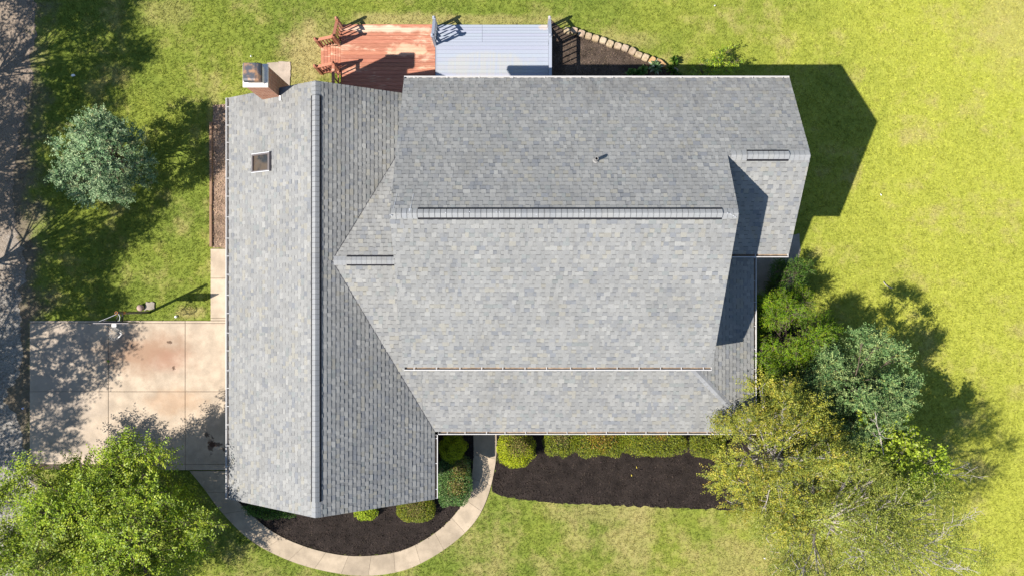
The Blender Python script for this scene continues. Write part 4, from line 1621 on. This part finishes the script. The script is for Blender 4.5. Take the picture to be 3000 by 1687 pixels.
def make_bush(name, label, cat, x, y, rx, ry, h, n, leaf, pal, seed, power=2.2, z0=0.0, rough=.10, group=None, mat="leaf", wratio=.55, patches=(), jag=0.12, rot=0.0):
    """a clipped or round shrub: many small leaves over a dark twiggy heart"""
    rng = np.random.default_rng(seed)
    o = thing(name, (x, y, 0), label, cat, group)
    d = rand_dir(rng, n)
    d[:, 2] = np.where(d[:, 2] < -.35, -d[:, 2], d[:, 2])
    m_ = (np.abs(d) ** power).sum(1) ** (-1 / power)
    lump = 1 + rough * (np.sin(d[:, 0] * 7 + seed) * np.cos(d[:, 1] * 6 + seed * 2) + .6 * np.sin(d[:, 2] * 9 + d[:, 0] * 5 + seed))
    rad = lump * (1 - jag * rng.random(n) ** 1.5 * 1.6 + .03)
    e = d * m_[:, None]
    hz = h / 2
    p = e * np.array([rx, ry, hz]) * rad[:, None] + np.array([0, 0, hz + z0])
    nr = norm(e * np.array([1 / rx, 1 / ry, 1 / hz]))
    ld = norm(np.cross(nr, rand_dir(rng, n)) + nr * rng.uniform(.1, .9, (n, 1)))
    ln = norm(nr + rng.normal(0, .55, (n, 3)))
    ls = leaf * rng.uniform(.6, 1.3, n)
    if rot:
        c_, s_ = math.cos(rot), math.sin(rot)
        R = np.array([[c_, -s_, 0], [s_, c_, 0], [0, 0, 1]])
        p, ld, ln = p @ R.T, ld @ R.T, ln @ R.T
    V, Fc = leaf_faces(p, ld, ln, ls, ls * wratio)
    col = pick(rng, pal, n) * rng.uniform(.75, 1.25, (n, 1))
    for (ax_, ay_, ar, pc) in patches:
        dd = np.hypot(p[:, 0] - ax_, p[:, 1] - ay_) + rng.normal(0, ar * .35, n)
        s = dd < ar
        col[s] = pick(rng, pc, int(s.sum())) * rng.uniform(.7, 1.3, (int(s.sum()), 1))
    np_obj("foliage", V, Fc, col, M[mat], o)
    # twiggy heart and stems
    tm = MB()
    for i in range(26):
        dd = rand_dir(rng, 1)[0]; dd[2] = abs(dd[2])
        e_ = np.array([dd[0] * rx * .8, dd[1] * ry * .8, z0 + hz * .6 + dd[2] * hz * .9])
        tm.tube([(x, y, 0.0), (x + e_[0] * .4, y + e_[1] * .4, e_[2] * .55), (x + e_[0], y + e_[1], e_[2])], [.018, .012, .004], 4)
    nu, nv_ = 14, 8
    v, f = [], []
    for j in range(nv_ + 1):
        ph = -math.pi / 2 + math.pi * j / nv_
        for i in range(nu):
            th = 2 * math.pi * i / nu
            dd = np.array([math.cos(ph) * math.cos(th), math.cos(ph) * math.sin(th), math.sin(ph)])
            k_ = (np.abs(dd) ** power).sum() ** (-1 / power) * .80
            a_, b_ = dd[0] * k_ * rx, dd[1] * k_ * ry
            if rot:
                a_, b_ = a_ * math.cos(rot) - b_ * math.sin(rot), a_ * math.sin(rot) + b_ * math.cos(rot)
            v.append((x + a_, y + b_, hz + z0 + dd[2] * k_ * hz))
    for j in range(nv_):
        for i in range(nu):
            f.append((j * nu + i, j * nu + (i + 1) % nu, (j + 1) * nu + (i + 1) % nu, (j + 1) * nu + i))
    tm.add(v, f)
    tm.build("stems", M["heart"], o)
    return o


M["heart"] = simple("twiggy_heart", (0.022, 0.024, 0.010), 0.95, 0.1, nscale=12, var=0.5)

G_BRIGHT = [((0.178, 0.262, 0.012), 5), ((0.254, 0.334, 0.02), 4), ((0.363, 0.4, 0.032), 2), ((0.108, 0.172, 0.012), 4)]
G_SILVER = [((0.11, 0.192, 0.084), 4), ((0.199, 0.284, 0.141), 4), ((0.309, 0.384, 0.209), 2.5), ((0.037, 0.088, 0.034), 4), ((0.265, 0.231, 0.113), 0.35)]
G_YELLOW = [((0.253, 0.262, 0.028), 5), ((0.169, 0.195, 0.025), 4), ((0.38, 0.346, 0.038), 3), ((0.386, 0.279, 0.038), 1), ((0.111, 0.151, 0.031), 3)]
G_YEW = [((0.095, 0.185, 0.007), 4), ((0.156, 0.242, 0.008), 4), ((0.056, 0.125, 0.007), 4), ((0.221, 0.259, 0.009), 1.5)]
G_BLUE = [((0.085, 0.158, 0.049), 4), ((0.163, 0.24, 0.082), 4), ((0.257, 0.323, 0.12), 2.5), ((0.039, 0.087, 0.027), 4), ((0.265, 0.257, 0.071), 1.0)]
G_DARK = [((0.034, 0.081, 0.011), 4), ((0.062, 0.127, 0.015), 3), ((0.095, 0.161, 0.019), 1.5)]
G_LIME = [((0.308, 0.394, 0.021), 5), ((0.224, 0.319, 0.018), 4), ((0.425, 0.446, 0.042), 2)]
G_DEEP = [((0.05, 0.105, 0.015), 4), ((0.09, 0.165, 0.02), 4), ((0.14, 0.215, 0.03), 2), ((0.03, 0.07, 0.012), 3)]
G_LIMETREE = [((0.286, 0.363, 0.022), 5), ((0.209, 0.286, 0.02), 5), ((0.396, 0.44, 0.045), 2), ((0.132, 0.198, 0.02), 2)]
G_FEATHER = [((0.247, 0.278, 0.042), 5), ((0.182, 0.228, 0.033), 4), ((0.346, 0.358, 0.063), 3), ((0.325, 0.272, 0.048), 1), ((0.119, 0.156, 0.031), 2.5)]
G_ARB = [((0.264, 0.306, 0.012), 5), ((0.356, 0.383, 0.014), 4), ((0.172, 0.217, 0.012), 3)]
G_BROWNY = [((0.208, 0.165, 0.049), 4), ((0.136, 0.143, 0.031), 3), ((0.304, 0.21, 0.084), 2), ((0.192, 0.24, 0.028), 3)]
G_ORANGE = [((0.36, 0.182, 0.026), 3), ((0.255, 0.154, 0.026), 3), ((0.225, 0.238, 0.019), 4)]
G_HEDGE = [((0.156, 0.196, 0.014), 4), ((0.224, 0.252, 0.017), 4), ((0.097, 0.133, 0.012), 3), ((0.312, 0.281, 0.024), 1.5)]
G_HOLLY = [((0.083, 0.176, 0.039), 4), ((0.14, 0.239, 0.061), 3), ((0.045, 0.107, 0.022), 4), ((0.217, 0.277, 0.099), 1.5)]

# bottom left: big bright tree
x, y = -14.0, -8.25
make_tree("shade_tree", "large bright green leafy tree over the near end of the driveway", "tree", x, y, 5.7, 3.4, 3.15, 2.1, 78, 0.78, 6200, 11, 0.118, G_BRIGHT,
          M["bark"], 11, trunk_r=.16, twig_len=.55, droop=.15, wratio=.46, up=.35, sxy=(1.12, 1.0), hollow=.12)
# left: silvery small tree
x, y = P(300, 462, 2.35)
make_tree("ornamental_tree", "small round silvery green tree standing alone in the side lawn", "tree", x, y, 4.0, 1.52, 2.45, 1.5, 40, 0.42, 2300, 12, 0.082, G_SILVER,
          M["bark"], 12, trunk_r=.08, twig_len=.30, up=.3, wratio=.5, mat="needle", twig_tubes=False)
# right cluster
make_tree("yellowing_tree", "yellow green tree with fine leaves leaning over the roof corner", "tree", 9.1, -6.0, 6.4, 2.25, 4.3, 2.0, 54, 0.62, 3700, 11, 0.085, G_YELLOW,
          M["greybark"], 13, lean=(-.35, .35), trunk_r=.12, twig_len=.42, droop=.2, bare=4, bare_len=.75, sxy=(0.88, 1.12), twig_tubes=False)
make_tree("yellowing_tree", "broad yellow green tree at the bottom with thin twiggy crown beside the mulch", "tree", 10.4, -7.9, 6.6, 2.55, 4.2, 2.0, 60, 0.74, 4700, 11, 0.070, G_FEATHER,
          M["greybark"], 14, lean=(.1, .15), trunk_r=.13, twig_len=.45, droop=.2, bare=4, bare_len=.8, twig_tubes=False)
make_tree("yellowing_tree", "sparse half bare tree with pale dead branches at the bottom right", "tree", 12.1, -8.0, 7.6, 2.1, 5.4, 1.8, 50, 0.70, 3300, 9, 0.066, G_FEATHER,
          M["greybark"], 15, lean=(.2, -.2), trunk_r=.11, twig_len=.5, droop=.2, bare=5, bare_len=.9, twig_tubes=False)
make_tree("broadleaf_tree", "lime green broad leaved young tree right of the yellowing trees", "tree", 12.4, -5.8, 5.0, 1.4, 3.8, 1.1, 24, 0.50, 800, 9, 0.125, G_LIMETREE,
          M["greybark"], 16, trunk_r=.07, twig_len=.4, bare=5, bare_len=1.0, wratio=.75, sxy=(1.15, 1.0))
make_tree("bluish_tree", "blue green small leaved tree at the edge of the lawn behind the yellowing trees", "tree", 11.65, -3.45, 5.6, 1.85, 3.4, 2.1, 50, 0.48, 4000, 12, 0.082, G_BLUE,
          M["bark"], 17, trunk_r=.08, twig_len=.38, up=.45, hollow=.25, twig_tubes=False, mat="needle")
make_tree("yew_tree", "dense bright green yew with feathery sprays against the right eave", "tree", 9.85, -1.8, 3.5, 1.5, 1.75, 1.6, 58, 0.40, 4600, 13, 0.062, G_YEW,
          M["bark"], 18, trunk_r=.05, twig_len=.36, up=.15, droop=.1, mat="needle", wratio=.38, zmin=.3, hollow=.6)
make_tree("dark_shrub", "dark green bush in the shade just behind the bright yew", "shrub", 10.25, .28, 1.5, .78, .75, .6, 20, 0.32, 1100, 11, 0.055, G_DARK,
          M["bark"], 19, trunk_r=.05, twig_len=.26, mat="needle", zmin=.15, wratio=.5)
make_tree("dark_shrub", "dark leafy bush filling the gap under the blue green tree", "shrub", 11.0, -3.9, 3.2, 1.35, 1.75, 1.35, 42, 0.42, 2800, 11, 0.068, G_DEEP,
          M["bark"], 25, trunk_r=.05, twig_len=.32, zmin=.15, wratio=.5, twig_tubes=False)
make_tree("dark_shrub", "deep green shaded bush between the yew and the yellowing trees", "shrub", 9.9, -3.5, 3.2, 1.3, 1.6, 1.35, 46, 0.40, 3000, 11, 0.064, G_DEEP,
          M["bark"], 20, trunk_r=.05, twig_len=.3, zmin=.15, wratio=.5)

# trees standing off to the left along the lane; their shade falls across drive and side lawn
lane = make_tree("lane_tree", "tall leafy tree on the lane side opposite the driveway", "tree", -22.4, -3.7, 9.0, 2.6, 6.2, 2.2, 36, 0.8, 1600, 9, 0.16, G_BRIGHT, M["bark"], 31,
                 trunk_r=.12, twig_len=.6, twig_tubes=False, group="trees along the lane")
for (x, y, s, rz_, lb_) in ((-21.2, 0.2, 1.0, 1.1, "tall leafy tree on the lane side opposite the side lawn"), (-21.6, 7.2, 1.0, 2.3, "tall leafy tree on the lane side furthest up the lane"),
                            (-22.6, 3.2, 1.0, 4.0, "tall leafy tree on the lane side opposite the silvery tree"), (-20.6, 10.4, 1.0, 5.0, "tall leafy tree on the lane side beyond the top of the photo"), (-24.4, -7.6, 1.0, 3.0, "tall leafy tree on the lane side nearest the bottom of the photo")):
    c = lane.copy(); COL.objects.link(c)
    c.location = (x, y, 0); c.rotation_euler = (0, 0, rz_); c.scale = (s, s, s)
    c["label"] = lb_
    for k_ in lane.children:
        q = k_.copy(); COL.objects.link(q); q.parent = c

# shrubs by the front
def at(ux, uy, z):
    return Q(ux, uy, z)


x, y = Q(1298, 1124, .9)
x, y = Q(1299, 1128, .8)
ARP = [(0.10, .28, .42, G_BROWNY)]
make_bush("globe_shrub", "big globe shaped golden green shrub with a browned crown right of the walk", "shrub", x, y, .70, .66, 1.5, 15000, .040, G_ARB, 41, 2.0, rough=.09, mat="needle", patches=ARP, jag=.2)
x, y = Q(1138, 1127, .7)
make_bush("globe_shrub", "smaller golden green globe shrub tucked into the corner left of the walk", "shrub", x, y, .50, .52, 1.25, 9000, .040, G_ARB, 42, 2.0, rough=.11, mat="needle", jag=.2)
x, y = Q(1144, 1205, .5)
make_bush("holly_shrub", "tall clipped holly green hedge block beside the front walk", "shrub", x, y, .60, .88, 1.05, 11000, .048, G_HOLLY, 43, 4.0, rough=.07,
          patches=[(.1, -.15, .28, G_BROWNY), (.2, .5, .3, G_BROWNY)], jag=.2)
x, y = Q(1046, 1279, .4)
make_bush("box_shrub", "round clipped shrub with bare brown top below the wing eave", "shrub", x, y, .70, .46, .8, 8000, .038, G_HEDGE, 44, 2.6, rough=.05, patches=[(0, .12, .34, G_BROWNY)], jag=.15)
x, y = Q(921, 1283, .3)
make_bush("golden_shrub", "small lime yellow shrub half under the wing roof edge", "shrub", x, y, .42, .34, .6, 3500, .05, G_LIME, 45, 2.2, rough=.1, jag=.2)
x, y = Q(680, 1283, .3)
make_bush("low_shrub", "low dark green spreading shrub in the shade under the wing gable", "shrub", x, y, .95, .30, .5, 4500, .05, G_DARK + [((.06, .16, .015), 4)], 46, 2.4, rough=.15, jag=.25)
hl = ["green clipped hedge section nearest the globe shrub under the front eave", "orange tinged clipped hedge section in the middle of the front hedge", "green hedge section next to the yellowing tree under the front eave"]
for i, (a, b, pa, pt) in enumerate(((1372, 1443, G_HEDGE, [(.1, -.1, .3, G_BROWNY)]), (1445, 1565, G_HEDGE, [(.1, .0, .5, G_ORANGE)]), (1567, 1722, G_HEDGE, [(-.3, .1, .2, G_ORANGE), (.2, .05, .25, G_ORANGE)]))):
    x0 = Q(a, 0, .7)[0]; x1 = Q(b, 0, .7)[0]
    ya = Q(0, 1142, .55)[1]; yb = -4.62
    make_bush("hedge", hl[i], "hedge", (x0 + x1) / 2, (ya + yb) / 2, (x1 - x0) / 2 * 1.06, (yb - ya) / 2 * 1.04, .85, int(9500 * (x1 - x0)), .046, pa, 50 + i, 4.0, rough=.085, group="hedge under the front eave", patches=pt, jag=.26)
x, y = Q(1722 + 60, 1118, .7)
make_bush("hedge", "last hedge section hidden under the yellowing tree", "hedge", x, y, .62, .46, 1.0, 6000, .042, G_HEDGE, 54, 4.0, rough=.06, group="hedge under the front eave", jag=.16)

# rear bed plants
def rosette(name, label, cat, x, y, r, n, L, W, pal, seed, rim_col=None, stems=1, spread=.0):
    rng = np.random.default_rng(seed)
    mb = MB()
    for s in range(stems):
        ox, oy = rng.normal(0, spread, 2) if stems > 1 else (0, 0)
        for i in range(n):
            a = 2.4 * i + rng.normal(0, .2)
            t = (i + 1) / n
            ln_ = L * (.5 + .6 * t) * rng.uniform(.8, 1.1)
            rise = .28 * (1 - t) + .10
            c = np.array(pick(rng, pal, 1)[0]) * rng.uniform(.8, 1.2)
            pts = []
            for q in (0, .35, .7, 1.0):
                rr_ = ln_ * q
                pts.append((math.cos(a) * rr_, math.sin(a) * rr_, .04 + rise * math.sin(q * 2.4) * 1.1))
            wd = (0.02, W, W * .85, .004)
            v = []
            for p, w in zip(pts, wd):
                nx, ny = -math.sin(a) * w / 2, math.cos(a) * w / 2
                v.append((x + ox + p[0] + nx, y + oy + p[1] + ny, p[2] + .01)); v.append((x + ox + p[0], y + oy + p[1], p[2])); v.append((x + ox + p[0] - nx, y + oy + p[1] - ny, p[2] + .01))
            f = []
            for k_ in range(3):
                f += [(k_ * 3, k_ * 3 + 1, k_ * 3 + 4, k_ * 3 + 3), (k_ * 3 + 1, k_ * 3 + 2, k_ * 3 + 5, k_ * 3 + 4)]
            mb.add(v, f, tuple(c))
    return tag(mb.build(name, M["leaf"]), label, cat)


x, y = P(1920, 198, .15)
rosette("hosta", "hosta with cream edged leaves at the end of the rear stone edging", "plant", x, y, .3, 26, .34, .075, [((.10, .17, .07), 3), ((.42, .46, .34), 1.6)], 61)
x, y = P(1880, 203, .15)
rosette("leafy_plant", "broad leaved green plant in shade left of the hosta", "plant", x, y, .3, 12, .26, .10, G_HOLLY, 62, stems=3, spread=.13)
x, y = P(1965, 205, .15)
rosette("leafy_plant", "dark small leaved plant in shade right of the hosta", "plant", x, y, .3, 14, .20, .06, G_DARK, 63, stems=5, spread=.16)
x, y = P(1850, 214, .15)
rosette("leafy_plant", "round leaved seedling by the rear wall in the mulch", "plant", x, y, .3, 10, .20, .10, G_HOLLY, 64, stems=2, spread=.12)
x, y = P(2112, 188, .7)
make_tree("young_shrub", "thin young shrub with yellow green leaves behind the rear eave", "shrub", x, y, 1.4, .55, .85, .42, 14, .22, 150, 8, .085, G_LIME + G_YEW, M["bark"], 65, trunk_r=.02, twig_len=.24, zmin=.25, hollow=.2, wratio=.5)
x, y = P(2060, 203, .3)
make_tree("young_shrub", "low leafy shrub at the shadow edge behind the rear eave", "shrub", x, y, .7, .38, .35, .22, 9, .18, 70, 8, .085, G_LIME + G_HOLLY, M["bark"], 66, trunk_r=.015, twig_len=.2, zmin=.15, hollow=.2)

# small things lying about
def scrap(u, v, s, label, mat, seed, name="litter", cat="litter", group=None):
    rng = np.random.default_rng(seed)
    x, y = P(u, v, .05)
    mb = MB()
    a = rng.uniform(0, 6.28)
    v_ = []
    for i in range(7):
        t = 2 * math.pi * i / 7
        r = s * rng.uniform(.6, 1.1)
        lx, ly = r * math.cos(t), r * .55 * math.sin(t)
        v_.append((x + lx * math.cos(a) - ly * math.sin(a), y + lx * math.sin(a) + ly * math.cos(a), .075 + rng.uniform(0, .03)))
    v_.append((x, y, .12))
    mb.add(v_, [(i, (i + 1) % 7, 7) for i in range(7)])
    tag(mb.build(name, mat), label, cat, group, "thing")


scrap(217, 222, .10, "white paper scrap on the shaded side lawn near the lane", M["plastic"], 1)
scrap(736, 166, .055, "tiny white scrap on the lawn just above the chimney", M["plastic"], 2)
scrap(2093, 18, .05, "small white scrap on the lawn at the top, above the young shrub", M["plastic"], 3)
scrap(2239, 1633, .05, "white scrap on the front lawn at the bottom edge below the yellowing trees", M["plastic"], 4)
scrap(2580, 571, .05, "white scrap on the open lawn right of the house shadow", M["plastic"], 5)
scrap(69, 1195, .06, "pale blue scrap on the weedy lane edge by the driveway", simple("blue_scrap", (.35, .42, .7), .5), 6)
mb = MB()
pts = [(*P(2587, 825, .04), .07), (*P(2592, 833, .04), .08), (*P(2600, 840, .04), .075), (*P(2608, 843.5, .04), .07), (*P(2616, 845, .04), .06)]
mb.tube(pts, [.016, .016, .014, .011, .006], 6)
tag(mb.build("stick", M["greybark"], None, True), "pale curved stick lying on the right lawn", "stick")
# fallen yellow leaves on the mulch
for i, (u, v, lb_) in enumerate(((1865, 1367, "upper fallen yellow leaf on the front mulch"), (1850, 1391, "lower fallen yellow leaf on the front mulch"))):
    scrap(u, v, .05, lb_, simple("yellow_leaf", (.5, .38, .06), .7), 20 + i, "fallen_leaf", "leaf", "fallen leaves on the mulch")

# ------------------------------------------------------------------ grass
rgx = np.random.default_rng(99)
N = 290000
gx = rgx.uniform(-20.5, 26, N); gy = rgx.uniform(-16, 16, N)
keep = np.ones(N, bool)
for poly in EXC:
    keep &= ~inside(gx, gy, poly)
inlane = inside(gx, gy, lane_poly)
lx = np.interp(gy, lane_r[::-1, 1], lane_r[::-1, 0])
keep &= (~inlane) | (rgx.random(N) < np.exp(-(lx - gx) / 0.55) * .75)
# thinner towards the lane
edge = np.clip((gx + 18.9) / 1.8, 0.06, 1)
keep &= rgx.random(N) < edge
gx, gy = gx[keep], gy[keep]
m = len(gx)
B = 4
ang = rgx.uniform(0, 2 * np.pi, (m, B))
hgt = rgx.uniform(.035, .075, (m, B)) * rgx.uniform(.7, 1.5, (m, 1))
leanv = rgx.uniform(.3, 1.5, (m, B))
wid = rgx.uniform(.010, .020, (m, B))
ox = gx[:, None] + rgx.normal(0, .022, (m, B)); oy = gy[:, None] + rgx.normal(0, .022, (m, B))
ca, sa = np.cos(ang), np.sin(ang)
tipx = ox + ca * hgt * leanv; tipy = oy + sa * hgt * leanv
v0 = np.stack([ox - sa * wid / 2, oy + ca * wid / 2, np.zeros_like(ox)], -1)
v1 = np.stack([ox + sa * wid / 2, oy - ca * wid / 2, np.zeros_like(ox)], -1)
v2 = np.stack([tipx, tipy, hgt], -1)
V = np.stack([v0, v1, v2], 2).reshape(-1, 3)
Fc = np.arange(len(V)).reshape(-1, 3)
tn = np.repeat(rgx.uniform(.75, 1.28, (m, 1)), B, 1).reshape(-1, 1) * rgx.uniform(.85, 1.15, (m * B, 1)) * np.array([[1, 1, 1]])
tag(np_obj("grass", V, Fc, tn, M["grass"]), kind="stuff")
# weeds in the driveway joints
mb = MB()
x, y = Q(274, 908)
for i in range(18):
    a = rgx.uniform(0, 6.28); l_ = rgx.uniform(.05, .13)
    mb.add([(x + rgx.normal(0, .02), y, .045), (x + .02 + rgx.normal(0, .02), y + .02, .045), (x + l_ * math.cos(a), y + l_ * math.sin(a), .09)], [(0, 1, 2)], (.14, .24, .02))
tag(mb.build("weed", M["leaf"]), "small green weed growing in the driveway joint", "weed", kind="thing")
